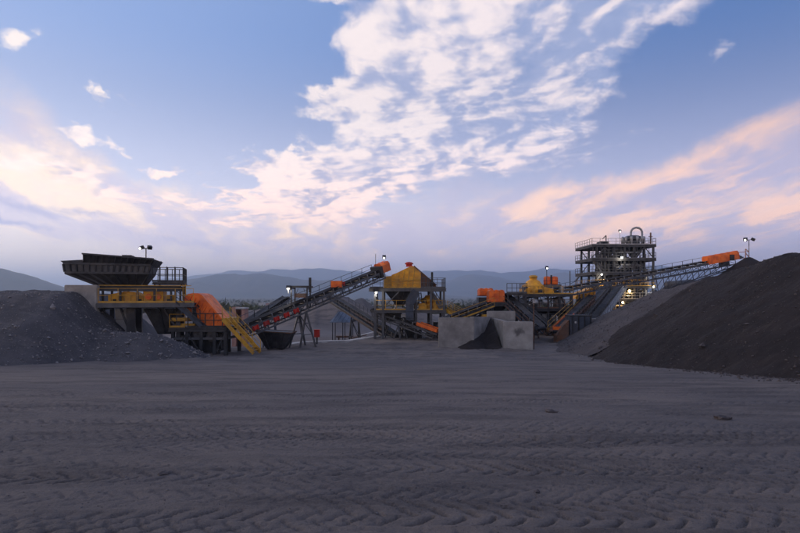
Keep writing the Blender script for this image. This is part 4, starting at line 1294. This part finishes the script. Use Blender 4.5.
# ================================================================== orange screens by the bunker
d4 = 61.0
x4 = lambda px, d=d4: X(px, d); z4 = lambda py, d=d4: Z(py, d)
T = Thing('screen_stand', 'dark steel stand with deck and rails carrying the orange screen boxes', 'steel frame', (x4(498), 63, GP))
T.deck(x4(478), x4(527), 60.6, 65.5, z4(303), 'steel', 0.3)
for px in (480, 492, 508, 525):
    for y in (60.8, 65.3):
        T.bar('column', (x4(px), y, GP - .3), (x4(px), y, z4(303) - .36), 0.26, 0.26, 'steel', 'ibeam')
T.deck(x4(507), x4(527), 61, 65, z4(293), 'steel', 0.2)
for px in (508, 526):
    for y in (61.1, 64.9):
        T.bar('post', (x4(px), y, z4(303)), (x4(px), y, z4(293) - .28), 0.16, 0.16, 'steel', 'ibeam')
T.handrail([(x4(507), 61.04, z4(293)), (x4(527), 61.04, z4(293)), (x4(527), 64.9, z4(293))], 'grey', 1.1, 0.6, 0.06)
for pa, pb in ((480, 492), (525, 508)):
    T.bar('brace', (x4(pa), 60.75, GP), (x4(pb), 60.75, z4(303) - .4), 0.1, 0.1)
bb = MB(); bb.loops([[(x4(492), 61.5, z4(311)), (x4(503), 61.5, z4(311)), (x4(503), 64, z4(311)), (x4(492), 64, z4(311))], [(x4(486), 61, z4(303) - .4), (x4(508), 61, z4(303) - .4), (x4(508), 65, z4(303) - .4), (x4(486), 65, z4(303) - .4)]])
T.part('hopper', bb, 'black')
T.box('yellow_box', X(482, 58), X(489, 58), 58, 59, Z(320, 58), Z(314.5, 58), 'rail')
T.box('yellow_box_post', X(485, 58), X(486, 58), 58.4, 58.6, GP - .2, Z(320, 58), 'steel')
def orange_box(label, px0, px1, py0, py1, y0, y1, n):
    T = Thing('screen_box', label, 'screen', (x4((px0 + px1) / 2), (y0 + y1) / 2, z4(py1)), 'orange screen boxes on the dark stand')
    b = T.box('housing', x4(px0), x4(px1), y0, y1, z4(py1), z4(py0), 'orange')
    for i in range(n):
        a0 = px0 + (px1 - px0) * i / n; a1 = px0 + (px1 - px0) * (i + 1) / n
        cap = MB(); cap.prism([(x4(a0 + .3), z4(py0) + .01), (x4(a0 + .5), z4(py0 - 1.2)), (x4((a0 + a1) / 2), z4(py0 - 1.9)), (x4(a1 - .5), z4(py0 - 1.2)), (x4(a1 - .3), z4(py0) + .01)], y0 + .1, y1 - .1)
        T.part('cap', cap, 'orange')
        pn = MB(); pn.box(x4(a0 + .5), x4(a1 - .5), y0 - .07, y0 - .004, z4(py1 - .8), z4((py0 + py1) / 2 + .4)); T.part('panel', pn, 'orange')
        pn = MB(); pn.box(x4(a0 + .5), x4(a1 - .5), y0 - .07, y0 - .004, z4((py0 + py1) / 2 - .4), z4(py0 + .8)); T.part('panel', pn, 'orange')
    T.box('foot_rail', x4(px0 - .5), x4(px1 + .5), y0 - .04, y1 + .04, z4(py1 + .9), z4(py1) - .005, 'black')
    return T
orange_box('big orange screen box with three ribbed panels above the bunker', 489, 504.5, 291.6, 302, 60.9, 62.8, 3)
orange_box('smaller orange screen box on blue base behind the big one', 482.5, 497, 289.6, 295.5, 63.3, 65.0, 3)
T = Thing('drive_unit', 'blue drive unit below the smaller orange screen box', 'drive', (x4(486), 64, z4(303)))
T.box('base', x4(481.5), x4(497), 63.2, 65.1, z4(303), z4(297.3), 'blue')
T.bar('pulley', (x4(485), 62.95, z4(300)), (x4(485), 63.18, z4(300)), 0.55, 0.55, 'steel', 'tube')
T.bar('guard', (x4(482.5), 63.1, z4(302.5)), (x4(482.5), 63.1, z4(297.3)), 0.3, 0.2, 'black')
conveyor('belt_conveyor', 'low conveyor with yellowish handrail rising from screening structure to the orange screens', W(443, 322, 57), W(489, 305, 60), 0.9, 0.6, legs=((.5, .5),), frame_m='steel', rail=(-1, 'rail'))
conveyor('belt_conveyor', 'dark conveyor behind the broad bunker wall leading to the orange screens', W(449, 316, 66), W(488, 303.5, 67), 0.9, 0.6, legs=((.5, .5),), frame_m='steel')
conveyor('belt_conveyor', 'dark steep conveyor dropping from the orange screens towards the yard floor', W(541, 329, 55), W(506, 297, 63), 0.9, 0.7, legs=((.55, .5),), frame_m='steel', rail=(1, 'rust'), panel=0.9)
conveyor('belt_conveyor', 'brown railed conveyor crossing behind the smudged bunker wall', W(553, 332, 60), W(515, 299, 67), 0.8, 0.6, legs=((.5, .5),), frame_m='rust', panel=0.9)
T = Thing('marker_pole', 'thin brown pole with a small plate standing at the corner of the smudged bunker wall', 'pole', (X(533.8, 51), 51, GP))
T.bar('shaft', (X(533.8, 51), 51, GP - .3), (X(533.8, 51), 51, Z(299, 51)), 0.09, 0.09, 'rust', 'tube')
T.box('sign_plate', X(532.4, 51), X(535.2, 51), 50.9, 50.94, Z(303, 51), Z(299, 51), 'galv')

# ================================================================== second crusher plant
d5 = 69.0
x5 = lambda px, d=d5: X(px, d); z5 = lambda py, d=d5: Z(py, d)
T = Thing('crusher_house', 'dark open steel crusher house packed with struts below the yellow domed crusher', 'steel frame', (x5(545), 70, GP))
for z_ in (z5(294), z5(308), z5(322)):
    T.deck(x5(520), x5(569), 67.4, 73, z_, 'steel', 0.3)
lv = [GP - .3, z5(322) - .36, z5(322), z5(308) - .36, z5(308), z5(294) - .36]
for px in (521, 533, 545, 556, 568):
    for y in (67.55, 72.85):
        for i in (0, 2, 4):
            T.bar('column', (x5(px), y, lv[i]), (x5(px), y, lv[i + 1]), 0.26, 0.26, 'steel', 'ibeam')
for i, (pa, pb) in enumerate(((521, 533), (545, 533), (556, 545), (568, 556))):
    for j in (0, 2, 4):
        if (i + j // 2) % 2 == 0:
            T.bar('brace', (x5(pa), 67.5, lv[j] + .2), (x5(pb), 67.5, lv[j + 1] - .05), 0.1, 0.1, 'grey' if j == 4 else 'steel')
T.handrail([(x5(520), 67.44, z5(294)), (x5(569), 67.44, z5(294))], 'rail', 1.0, 1.3, 0.045)
T.handrail([(x5(520), 67.44, z5(308)), (x5(569), 67.44, z5(308))], 'rust', 1.1, 1.1)
T.handrail([(x5(520), 67.44, z5(322)), (x5(569), 67.44, z5(322))], 'grey', 1.1, 1.1)
T.handrail([(x5(558), 72.9, z5(294)), (x5(569), 72.9, z5(294))], 'grey', 1.6, 0.6, 0.06)
for px, py in ((528, 312), (540, 314), (551, 311), (563, 313), (536, 326), (549, 328)):
    b = MB(); b.loops([[(x5(px - 2), 68.6, z5(py + 6)), (x5(px + 2), 68.6, z5(py + 6)), (x5(px + 2), 70, z5(py + 6)), (x5(px - 2), 70, z5(py + 6))],
                       [(x5(px - 5), 68, z5(py - 3)), (x5(px + 5), 68, z5(py - 3)), (x5(px + 5), 71, z5(py - 3)), (x5(px - 5), 71, z5(py - 3))]])
    T.part('chute', b, 'black')
b = MB(); b.lathe((x5(559), 69, z5(307.5)), [(.75, 0), (.8, .9), (.5, 1.25), (.12, 1.35)], 16); T.part('surge_tank', b, 'galv', None, True)
for px in (530, 539):
    b = MB(); b.tube((x5(px), 67.3, z5(302)), (x5(px + 4), 67.3, z5(302)), .35, None, 12); T.part('motor', b, 'galv', None, True)
T.box('panel', x5(563), x5(568.5), 67.35, 67.42, z5(320), z5(310.5), 'pale')

rq = random.Random(12)
for i in range(26):
    px = rq.uniform(521, 568); py = rq.uniform(298, 340); y = rq.uniform(67.3, 70)
    T.bar(rq.choice(('strut', 'pipe', 'strut')), (x5(px), y, z5(py)), (x5(px + rq.uniform(-9, 9)), y + rq.uniform(-.3, .3), z5(py - rq.uniform(3, 14))), rq.uniform(.08, .2), rq.uniform(.08, .2), rq.choice(('steel', 'grey', 'black', 'galv', 'rust')), rq.choice(('box', 'tube')))
for i in range(10):
    px = rq.uniform(522, 562); py = rq.choice((294, 308, 322)); w = rq.uniform(2, 5)
    T.box('casing', x5(px), x5(px + w), 68.2, 69.4, z5(py) + .01, z5(py) + rq.uniform(.5, 1.3), rq.choice(('steel', 'black', 'grey', 'rail', 'galv')))

T = Thing('cone_crusher', 'yellow stepped dome of the second crusher standing above the dark crusher house', 'crusher', (x5(535.5), 70, z5(294)))
b = MB(); b.lathe((x5(535.5), 70.2, 0), [(1.75, z5(294) + .02), (1.75, z5(289)), (1.55, z5(288)), (1.5, z5(285.5)), (1.1, z5(284)), (.85, z5(281)), (.5, z5(279.5)), (.45, z5(278))], 24)
T.part('dome', b, 'yellow', None, True)
b = MB(); b.lathe((x5(535.5), 70.2, 0), [(.5, z5(278)), (.55, z5(277)), (.55, z5(275.6)), (.3, z5(274.8))], 16); T.part('top_cap', b, 'rail', None, True)
for i in range(8):
    an = math.pi * (1.1 + .8 * i / 7)
    T.bar('rib', (x5(535.5) + 1.8 * math.cos(an), 70.2 + 1.8 * math.sin(an), z5(293.4)), (x5(535.5) + 1.54 * math.cos(an), 70.2 + 1.54 * math.sin(an), z5(286)), 0.1, 0.1, 'rail')
b = MB(); b.prism([(x5(522), z5(294) + .02), (x5(528), z5(294) + .02), (x5(529), z5(287)), (x5(524), z5(289))], 68, 69.6); T.part('belt_guard', b, 'yellow')
b = MB(); b.prism([(x5(542), z5(294) + .02), (x5(552), z5(294) + .02), (x5(551), z5(289)), (x5(543), z5(287))], 68, 69.6); T.part('drive_cover', b, 'yellow')
T = Thing('drum_pair', 'two orange upright drums on a blue plinth beside the yellow dome', 'drum', (x5(553.5), 70, z5(294)))
T.box('plinth', x5(544.5), x5(561.5), 69, 71, z5(288), z5(284.6), 'blue')
for px in (546, 560):
    for y in (69.2, 70.8):
        T.bar('plinth_leg', (x5(px), y, z5(294)), (x5(px), y, z5(288)), 0.16, 0.16, 'blue')
for px in (549.2, 556.6):
    b = MB(); b.lathe((x5(px), 70, 0), [(.44, z5(284.6)), (.46, z5(283)), (.46, z5(277.6)), (.36, z5(276.4)), (.1, z5(276))], 18); o = T.part('drum', b, 'orange', None, True)
    b = MB(); b.lathe((x5(px), 70, 0), [(.475, z5(281)), (.475, z5(280.2))], 18); T.part('band', b, 'red', o, True)
b = MB(); b.tube((x5(553), 69.8, z5(284)), (x5(553), 69.8, z5(274.8)), .12, None, 8); T.part('vent_pipe', b, 'black')
lamp('flood_light', 'lit flood light on a tall thin pole beside the orange drums', (x5(545), 68.2, z5(294)), z5(268.5) - z5(294), 0, size=0.3, reach=.12, pole_m='steel')

T = Thing('aerial_mast', 'thin mast with a dark tilted panel near the orange drums', 'mast', (X(572, 72), 72, GP))
T.bar('shaft', (X(570, 72), 72, GP - .3), (X(570, 72), 72, Z(271, 72)), 0.1, 0.1, 'steel')
T.bar('arm', (X(570, 72), 72, Z(284, 72)), (X(577, 72), 72, Z(280.5, 72)), 0.06, 0.06, 'steel')
T.bar('panel', (X(575, 72), 71.9, Z(281.6, 72)), (X(578.5, 72), 71.9, Z(276.6, 72)), 0.6, 0.10, 'black')

T = Thing('sizing_screen', 'yellow tilted sizing screen on steel legs below the long conveyor', 'screen', (X(583, 74), 74, GP))
q = lambda px, py, y: (X(px, 74), y, Z(py, 74))
b = MB(); b.prism([(X(573, 74), Z(299, 74)), (X(592, 74), Z(295.5, 74)), (X(593, 74), Z(288.5, 74)), (X(589, 74), Z(287.8, 74)), (X(574, 74), Z(294, 74))], 72.8, 75.4)
B = T.part('box', b, 'yellow')
for i in range(5):
    T.bar('rib', q(575.5 + 3.7 * i, 298 - .7 * i, 72.76), q(576.5 + 3.7 * i, 293.5 - 1.25 * i, 72.76), 0.1, 0.1, 'rail', 'box', B)
for px, py in ((575, 298.4), (591, 295.4)):
    for y in (73, 75.2):
        T.bar('leg', (X(px, 74), y, GP - .3), (X(px, 74), y, Z(py, 74)), 0.2, 0.2, 'steel', 'ibeam')
T.bar('tie', q(574, 306, 72.95), q(592, 306, 72.95), 0.12, 0.16)
T.bar('brace', q(575, 320, 72.9), q(591, 300, 72.9), 0.1, 0.1)

# steep twin conveyors and the dark drive house at their foot
conveyor('belt_conveyor', 'steep conveyor with yellow handrail climbing from the drive house to the tower', W(570, 330, 58), W(609, 285, 90), 0.95, 0.7, group='belt conveyors of the plant', legs=((.5, .9), (.8, 1.0)), frame_m='grey', rail=(1, 'rail'))
conveyor('belt_conveyor', 'steep pale-framed conveyor with galvanised handrail climbing to the foot of the tower', W(589, 326, 63), W(620, 286, 92), 0.95, 0.7, legs=((.5, .9), (.8, 1.0)), frame_m='galv', rail=(-1, 'galv'))
conveyor('belt_conveyor', 'short rusty conveyor with yellow side rail and orange tail skirt beside drive house', W(557, 332, 57), W(592, 297, 72), 0.8, 0.5, legs=((.5, .5),), frame_m='rust', rail=(1, 'rail'), skirt=(.0, .34, .4))
T = Thing('drive_house', 'dark boxy drive house with pale tag at the foot of the twin conveyors', 'drive house', (X(579, 56.5), 56.5, GP))
T.box('casing', X(569, 56.5), X(590, 56.5), 56, 57.8, GP - .2, Z(316, 56.5), 'blue')
T.box('lid', X(568.4, 56.5), X(590.6, 56.5), 55.95, 57.85, Z(316, 56.5), Z(315, 56.5), 'black')
for px in (571, 577, 583, 589):
    T.bar('rib', (X(px, 56.5), 55.95, GP), (X(px, 56.5), 55.95, Z(316.4, 56.5)), 0.1, 0.09, 'black')
T.box('tag', X(573, 56.5), X(574.6, 56.5), 55.9, 55.96, Z(323, 56.5), Z(321, 56.5), 'pale')
b = MB(); b.prism([(X(556, 56.5), GP - .1), (X(568, 56.5), GP - .1), (X(568, 56.5), Z(320, 56.5)), (X(562, 56.5), Z(326, 56.5)), (X(556, 56.5), Z(335, 56.5))], 56.2, 57.4); T.part('spill_guard', b, 'rust')

# ================================================================== long stacking conveyor on the right
T, at = conveyor('stacking_conveyor', 'long conveyor passing the tower to an orange hooded head over the dark stockpile', W(514, 300, 69), W(738, 258, 75), 1.0, 0.75,
                 legs=((.28, .6),), frame_m='blue', hood=(.845, .992, 1.05), rail=(1, 'blue'), panel=1.15)
# deep lattice under the outer half
for s in (-1, 1):
    for k_, (ta, tb) in enumerate([(.60 + .055 * i, .60 + .055 * (i + 1)) for i in range(7)]):
        lowa, lowb = at(ta, s * .55, -2.6 + 1.5 * (ta - .6) / .4), at(tb, s * .55, -2.6 + 1.5 * (tb - .6) / .4)
        T.bar('lattice_chord', lowa, lowb, 0.1, 0.12, 'blue')
        T.bar('lattice_brace', lowa, at(tb, s * .55, -.8), 0.06, 0.06, 'blue')
        T.bar('lattice_post', lowa, at(ta, s * .55, -.8), 0.07, 0.07, 'blue')
for t in (.615, .72, .84):
    for s in (-1, 1):
        p = at(t, s * .6, -2.3)
        T.bar('trestle_leg', to_ground(p + Vector((0, s * .5, 0))), p, 0.2, 0.2, 'blue')
    p = at(t, 0, -3.4); T.bar('trestle_tie', p + Vector((0, -.9, 0)), p + Vector((0, .9, 0)), 0.12, 0.12, 'blue')
for ta, tb, h in ((.60, .80, -3.6), (.60, .72, -4.8)):
    T.bar('guy_beam', at(ta, -.6, h), at(tb, -.6, h + .5), 0.12, 0.12, 'blue')
b = MB(); p = at(.955, -.66, .2); b.box(p.x - .35, p.x + .25, p.y - .1, p.y + .05, p.z - .35, p.z + .45); T.part('drive_gearbox', b, 'black')
b = MB(); p = at(.93, 0, -.45); b.box(p.x - .5, p.x + .5, p.y - .4, p.y + .4, p.z - .3, p.z + .3); T.part('take_up', b, 'black')

T = Thing('dust_tank', 'horizontal grey tank on legs below the long conveyor', 'tank', (X(678, 80), 80, GP))
b = MB(); b.tube((X(667, 80), 80, Z(285.5, 80)), (X(692, 80), 80, Z(283.5, 80)), .62, None, 16); T.part('shell', b, 'grey', None, True)
b = MB(); b.tube((X(665.6, 80), 80, Z(285.6, 80)), (X(667, 80), 80, Z(285.5, 80)), .4, .62, 16); T.part('end_cap', b, 'grey', None, True)
for px in (670, 680, 690):
    T.bar('leg', (X(px, 80), 80, GP - .3), (X(px, 80), 80, Z(287, 80)), 0.2, 0.2, 'blue')
T.bar('inlet_pipe', (X(668, 80), 80, Z(284, 80)), (X(660, 80), 80, Z(292, 80)), 0.3, 0.3, 'grey', 'tube')

b0 = W(749, 262, 75.5)
T = lamp('flood_light', 'flood light on pole with red bracket beyond the orange conveyor head', (b0.x, b0.y, 1.0), Z(240, 75.5) - 1.0, -1, size=0.42, reach=.55, pole_m='steel')
for px0, py0, px1, py1 in ((737, 258.5, 749, 257.8), (737, 252.5, 749, 251.5), (745.5, 249, 745.5, 258), (745.5, 249, 749, 252), (745.5, 253, 749, 257)):
    T.bar('bracket', W(px0, py0, 75.5), W(px1, py1, 75.5), 0.09, 0.09, 'brick')

# ================================================================== processing tower
d6 = 105.0
x6 = lambda px, d=d6: X(px, d); z6 = lambda py, d=d6: Z(py, d)
T = Thing('process_tower', 'tall open multi-storey steel processing tower with handrailed floors and pipes', 'tower', (x6(625), 111, GP))
levels = [z6(p) for p in (312, 299, 286, 272.5, 258.5, 244.5)]
cols = (597, 605, 615, 625, 635, 645, 654)
ys = (105.3, 109.5, 114.0)
for i, z_ in enumerate(levels):
    x0 = x6(592) if i >= 2 else x6(600)
    T.deck(x0, x6(656), 104.9, 115, z_, 'steel', 0.42)
    rm = 'galv' if i % 2 else 'rail'
    T.handrail([(x0, 115, z_), (x0, 104.95, z_), (x6(655.8), 104.95, z_), (x6(655.8), 115, z_)], 'grey' if i in (3, 4) else rm, 1.2, 1.5, 0.07)
    for px in (610, 620, 630, 640, 650):
        T.bar('joist', (x6(px), 105.1, z_ - .35), (x6(px), 114.8, z_ - .35), 0.18, 0.34, 'steel', 'ibeam')
zz = [GP - .3] + levels
for px in cols:
    for y in ys:
        for i in range(6):
            T.bar('column', (x6(px), y, zz[i] + (0 if i else 0)), (x6(px), y, zz[i + 1] - .5), 0.34, 0.34, 'steel', 'ibeam')
for i in range(6):
    for j in range(6):
        if (i * 5 + j * 3) % 4 in (0, 1):
            a, b = (cols[j], cols[j + 1]) if (i + j) % 2 else (cols[j + 1], cols[j])
            T.bar('brace', (x6(a), 105.2, zz[i] + .1), (x6(b), 105.2, zz[i + 1] - .5), 0.14, 0.14, 'steel' if j % 2 else 'grey')
            T.bar('brace', (x6(b), 114.1, zz[i] + .1), (x6(a), 114.1, zz[i + 1] - .5), 0.14, 0.14)
for px in range(593, 657, 4):
    for i in range(2, 5):
        T.bar('rail_post', (x6(px), 104.98, zz[i + 1]), (x6(px), 104.98, zz[i + 2] - .5), .07, .07, 'grey')
# stairs zig-zag on the left bay
for i in range(1, 5):
    a, b = (594, 603) if i % 2 else (603, 594)
    T.stair((x6(a), 105.9, zz[i]), (x6(b), 105.9, zz[i + 1]), 0.9, 'galv', True)
rr = random.Random(4)
def vessel(px, y, z0, r, h, m, cone=True):
    b = MB()
    pr = [(r * .25, z0), (r, z0 + (r * 1.1 if cone else .1)), (r, z0 + h * .9), (r * .75, z0 + h), (.1, z0 + h + .05)]
    b.lathe((x6(px), y, 0), pr, 18)
    return T.part('vessel', b, m, None, True)
vessel(615, 109, levels[4] + .1, 1.3, 2.0, 'steel'); vessel(628, 108, levels[4] + .1, 1.2, 2.1, 'grey'); vessel(643, 109, levels[4] + .1, 1.5, 2.0, 'steel')
vessel(611, 108, levels[3] + .1, 1.1, 1.9, 'grey'); vessel(622, 109, levels[3] + .1, 1.4, 2.1, 'black'); vessel(636, 108, levels[3] + .1, 1.2, 2.0, 'steel'); vessel(648, 109, levels[3] + .1, 1.0, 2.0, 'grey')
vessel(613, 109, levels[2] + .1, 1.4, 2.0, 'black'); vessel(631, 108, levels[2] + .1, 1.5, 2.1, 'steel'); vessel(645, 108, levels[2] + .1, .9, 2.0, 'pale')
vessel(619, 108, levels[1] + .1, 1.2, 2.0, 'rust'); vessel(634, 109, levels[1] + .1, 1.5, 2.1, 'black'); vessel(647, 106.5, levels[1] + .1, .7, 1.8, 'pale', False)
vessel(612, 108, levels[0] + .1, 1.5, 2.0, 'black'); vessel(640, 108, levels[0] + .1, 1.6, 2.0, 'steel')
for i in range(5):
    for k_ in range(6):
        px = rr.uniform(603, 651); w = rr.uniform(2.2, 5); h = rr.uniform(.8, 1.9); y = rr.uniform(106.5, 111)
        T.box('casing', x6(px), x6(px + w), y, y + 1.5, levels[i] + .01, levels[i] + h, rr.choice(('steel', 'black', 'steel', 'grey', 'rust')))
for i in range(26):
    px = rr.uniform(599, 654); a = rr.randint(0, 3); b_ = rr.randint(a + 1, 5)
    T.bar('riser_pipe', (x6(px), rr.uniform(105.4, 108), zz[a]), (x6(px), rr.uniform(105.4, 106), zz[b_] + rr.uniform(0, .9)), rr.uniform(.14, .3), rr.uniform(.14, .3), rr.choice(('galv', 'grey', 'steel', 'pale')), 'tube')
for i in range(22):
    px = rr.uniform(598, 628); lvl = rr.randint(0, 4); z_ = levels[lvl] + rr.uniform(1.0, 2.0)
    T.bar('run_pipe', (x6(px), 105.5, z_), (x6(px + rr.uniform(12, 28)), 105.5, z_), .2, .2, rr.choice(('galv', 'steel', 'grey')), 'tube')
zt6 = levels[5]
# cyclone cluster and pipe hoop on the roof
b = MB(); b.lathe((x6(639.5), 108, 0), [(1.5, zt6 + .02), (1.6, zt6 + .35), (1.35, zt6 + .5), (1.35, zt6 + 1.1), (1.75, zt6 + 1.25), (1.75, zt6 + 1.75), (1.1, zt6 + 2.05), (.3, zt6 + 2.1)], 24)
T.part('distributor', b, 'grey', None, True)
for i in range(12):
    an = 2 * math.pi * i / 12
    cx_, cy_ = x6(639.5) + 2.05 * math.cos(an), 108 + 2.05 * math.sin(an)
    b = MB(); b.lathe((cx_, cy_, 0), [(.1, zt6 + .05), (.27, zt6 + 1.2), (.27, zt6 + 1.7), (.1, zt6 + 1.85)], 10); T.part('cyclone', b, 'galv', None, True)
hoop = [Vector((x6(637.5), 108, zt6 + 1.9)), Vector((x6(637.5), 108, z6(230)))]
for i in range(9):
    an = math.pi * (1 - i / 8)
    hoop.append(Vector((x6(643.3) + x6(405.7) * math.cos(an) * 1.0, 108, z6(230.5) + .95 * math.sin(an))))
hoop += [Vector((x6(649), 108, z6(230))), Vector((x6(649), 108, zt6))]
b = MB(); b.pipe(hoop, .2, 10); T.part('pipe_hoop', b, 'galv', None, True)
T.bar('roof_frame', (x6(653), 106, zt6), (x6(653), 106, z6(232)), 0.22, 0.22, 'rust')
T.bar('roof_frame', (x6(651), 106, z6(236)), (x6(655), 106, z6(236)), 0.12, 0.12, 'rust')
for px0, px1 in ((604, 612), (607, 613)):
    T.box('roof_unit', x6(px0), x6(px1), 107, 109, zt6 + .01, zt6 + .8, 'steel')
T.bar('roof_davit', (x6(608), 106, zt6), (x6(608), 106, zt6 + 1.9), .16, .16, 'steel'); T.bar('roof_davit', (x6(608), 106, zt6 + 1.9), (x6(604.5), 106, zt6 + 1.2), .14, .14, 'steel')
T.box('annex_casing', x6(612), x6(656), 112, 114.6, levels[0] + .02, levels[2] - .6, 'black')

def tower_lamp(px, py, label, warm, power, y=104.6, size=0.42):
    T = Thing('bulkhead_lamp', label, 'lamp', (x6(px, y), y, z6(py, y)), 'lit lamps on the processing tower')
    c = Vector((x6(px, y), y, z6(py, y)))
    b = MB(); b.lathe(c + Vector((0, .12, -size * .2)), [(.05, 0), (size * .5, .02), (size * .5, size * .4), (.08, size * .5)], 12); T.part('housing', b, 'steel')
    T.bar('bracket', c + Vector((0, .1, .1)), c + Vector((0, .45, .5)), .07, .07, 'steel')
    b = MB(); b.lathe(c + Vector((0, -.12, 0)), [(.02, -size * .42), (size * .33, -size * .28), (size * .46, 0), (size * .33, size * .28), (.02, size * .42)], 14)
    T.part('lens', b, 'lamp_warm' if warm else 'lamp_white', None, True)
    if power:
        ld = bpy.data.lights.new('tower_glow', 'POINT'); ld.energy = power; ld.shadow_soft_size = .25
        ld.color = (1, .68, .30) if warm else (1, .9, .74)
        lo = bpy.data.objects.new('lamp_light', ld); col.objects.link(lo); lo.parent = T.root; lo.location = (0, -.5, -.3)
tower_lamp(621.6, 257.6, 'white lamp shining on the upper floor edge of the tower', False, 120)
tower_lamp(629.2, 291, 'warm yellow lamp glowing deep in the lower tower bay', True, 320, 105.05, .6)
tower_lamp(622.5, 302.5, 'yellowish lamp on the lowest visible tower floor', True, 160, 104.6, .5)
tower_lamp(603.5, 280.3, 'small warm lamp on the tower beside the upper rail of the long conveyor', True, 90, 104.6, .34)
tower_lamp(601.5, 274.5, 'pale lamp under the projecting balcony of the tower', False, 60, 104.6, .36)
tower_lamp(652.5, 274.8, 'pale lamp on the tower corner just above the long conveyor', False, 70, 104.6, .34)
tower_lamp(653.3, 286.8, 'pale lamp on the tower corner just below the long conveyor', False, 80, 104.6, .36)
lamp('flood_light', 'lit lamp on a short mast on the tower roof', (x6(621), 105.6, zt6), z6(231) - zt6, 0, size=0.4, reach=.14, pole_m='galv')

# ================================================================== small rocks lying on the packed ground
def rock(label, px, py, w, seed, m=None):
    d_ = 1066.7 / (py - 332.0)
    x_ = X(px, d_); r = np.random.default_rng(seed)
    bm = bmesh.new(); bmesh.ops.create_icosphere(bm, subdivisions=2, radius=1)
    ph = r.uniform(0, 6, 3)
    for v in bm.verts:
        c = v.co
        k_ = 1 + .25 * math.sin(3.1 * c.x + ph[0]) + .22 * math.sin(4.3 * c.y + ph[1]) + .2 * math.sin(5.2 * c.z + ph[2]) + r.normal(0, .05)
        v.co = Vector((c.x * k_ * w, c.y * k_ * w * .7, c.z * k_ * w * .42))
    me = bpy.data.meshes.new('rock'); bm.to_mesh(me); bm.free(); me.materials.append(m or mat_coal)
    o = bpy.data.objects.new('rock', me); col.objects.link(o)
    o.location = (x_, d_, float(track_z_at(np.array([x_]), np.array([d_]))[0]) + w * .15); o.rotation_euler = (0, 0, r.uniform(0, 3))
    tag(o, label, 'rock')
rock('flat dark lump lying alone among the tyre tracks', 165, 475, .085, 1)
rock('small black lump in a deep tyre print', 537, 490, .055, 2)
rock('wide dark clod on the smooth middle of the yard', 552, 412, .16, 3)
rock('dark broken clod near the stockpile foot', 724, 419, .17, 4)
rock('tiny black stone lying on open tracked ground', 700, 466, .035, 5)

# ================================================================== scrub on the plain
def scrub():
    r = np.random.default_rng(9)
    n = 4200
    yy_ = 230 * np.exp(r.uniform(0, 2.5, n)); xx_ = r.uniform(-1, 1, n) * (30 + .95 * yy_)
    keep = vnoise(xx_ * .012 + 50, yy_ * .012 + 50, 2) > .30
    xx_, yy_ = xx_[keep], yy_[keep]; n = len(xx_)
    zz_ = ground_z(xx_, yy_); R0 = r.uniform(1.2, 3.4, n)
    K = 26
    dirs = r.normal(0, 1, (n, K, 3)); dirs /= np.linalg.norm(dirs, axis=2, keepdims=True)
    c = dirs * (r.uniform(.35, 1, (n, K, 1)) * R0[:, None, None]) * np.array([1, 1, .72]); c[:, :, 2] += (R0 * .72)[:, None]
    c += np.stack([xx_, yy_, zz_], -1)[:, None, :]
    t1 = r.normal(0, 1, (n, K, 3)); t2 = r.normal(0, 1, (n, K, 3)); s = (R0 * .42)[:, None, None]
    V = np.stack([c + t1 * s, c + t2 * s, c - (t1 + t2) * s * .7], 2).reshape(-1, 3)
    Fc = np.arange(len(V)).reshape(-1, 3)
    m = material('scrub_leaves', (0.055, 0.062, 0.030), (0.090, 0.085, 0.045), 0.8, scale=.05)
    o = mesh_object('scrub', V, Fc, m, None, False)
    tag(o, 'low green scrub covering the plain below the mountains', kind='stuff')
scrub()

# pale buildings far out on the plain
for i, (px, d_, w, h, mk) in enumerate(((262, 900, 10, 4, 'pale'), (268, 930, 7, 3.4, 'brick'), (475, 800, 9, 3.6, 'pale'))):
    lb = ('white low shed far out on the scrub plain', 'small brick-coloured shed beside the white shed on the plain', 'lone pale shed on the plain beyond the orange screens')[i]
    xx = X(px, d_); g = gz(xx, d_)
    T = Thing('farm_shed', lb, 'shed', (xx, d_, g))
    T.box('wall', xx - w / 2, xx + w / 2, d_ - 3, d_ + 3, g - .5, g + h, mk)
    rf = MB(); rf.prism([(xx - w / 2 - .4, g + h), (xx + w / 2 + .4, g + h), (xx, g + h + 1.6)], d_ - 3.4, d_ + 3.4); T.part('roof', rf, 'galv')

# ================================================================== haze in the valley air
hz = MB(); hz.box(-36000, 36000, -300, 22500, -40, 680)
me = bpy.data.meshes.new('haze'); me.from_pydata(hz.v, [], hz.f); me.update()
bm = bmesh.new(); bm.from_mesh(me); bmesh.ops.recalc_face_normals(bm, faces=bm.faces); bm.to_mesh(me); bm.free()
hm = bpy.data.materials.new('valley_haze'); hm.use_nodes = True
ht = hm.node_tree; ht.nodes.clear()
ho_ = ht.nodes.new('ShaderNodeOutputMaterial'); hv = ht.nodes.new('ShaderNodeVolumePrincipled')
hv.inputs['Color'].default_value = (0.60, 0.76, 1.0, 1); hv.inputs['Density'].default_value = HAZE = 1.75e-4
hv.inputs['Anisotropy'].default_value = 0.6
ht.links.new(hv.outputs[0], ho_.inputs['Volume'])
me.materials.append(hm)
haze = bpy.data.objects.new('haze', me); col.objects.link(haze)
tag(haze, kind='stuff')
cy = scn.cycles
cy.max_bounces = 5; cy.diffuse_bounces = 3; cy.glossy_bounces = 2; cy.volume_bounces = 1; cy.transmission_bounces = 2
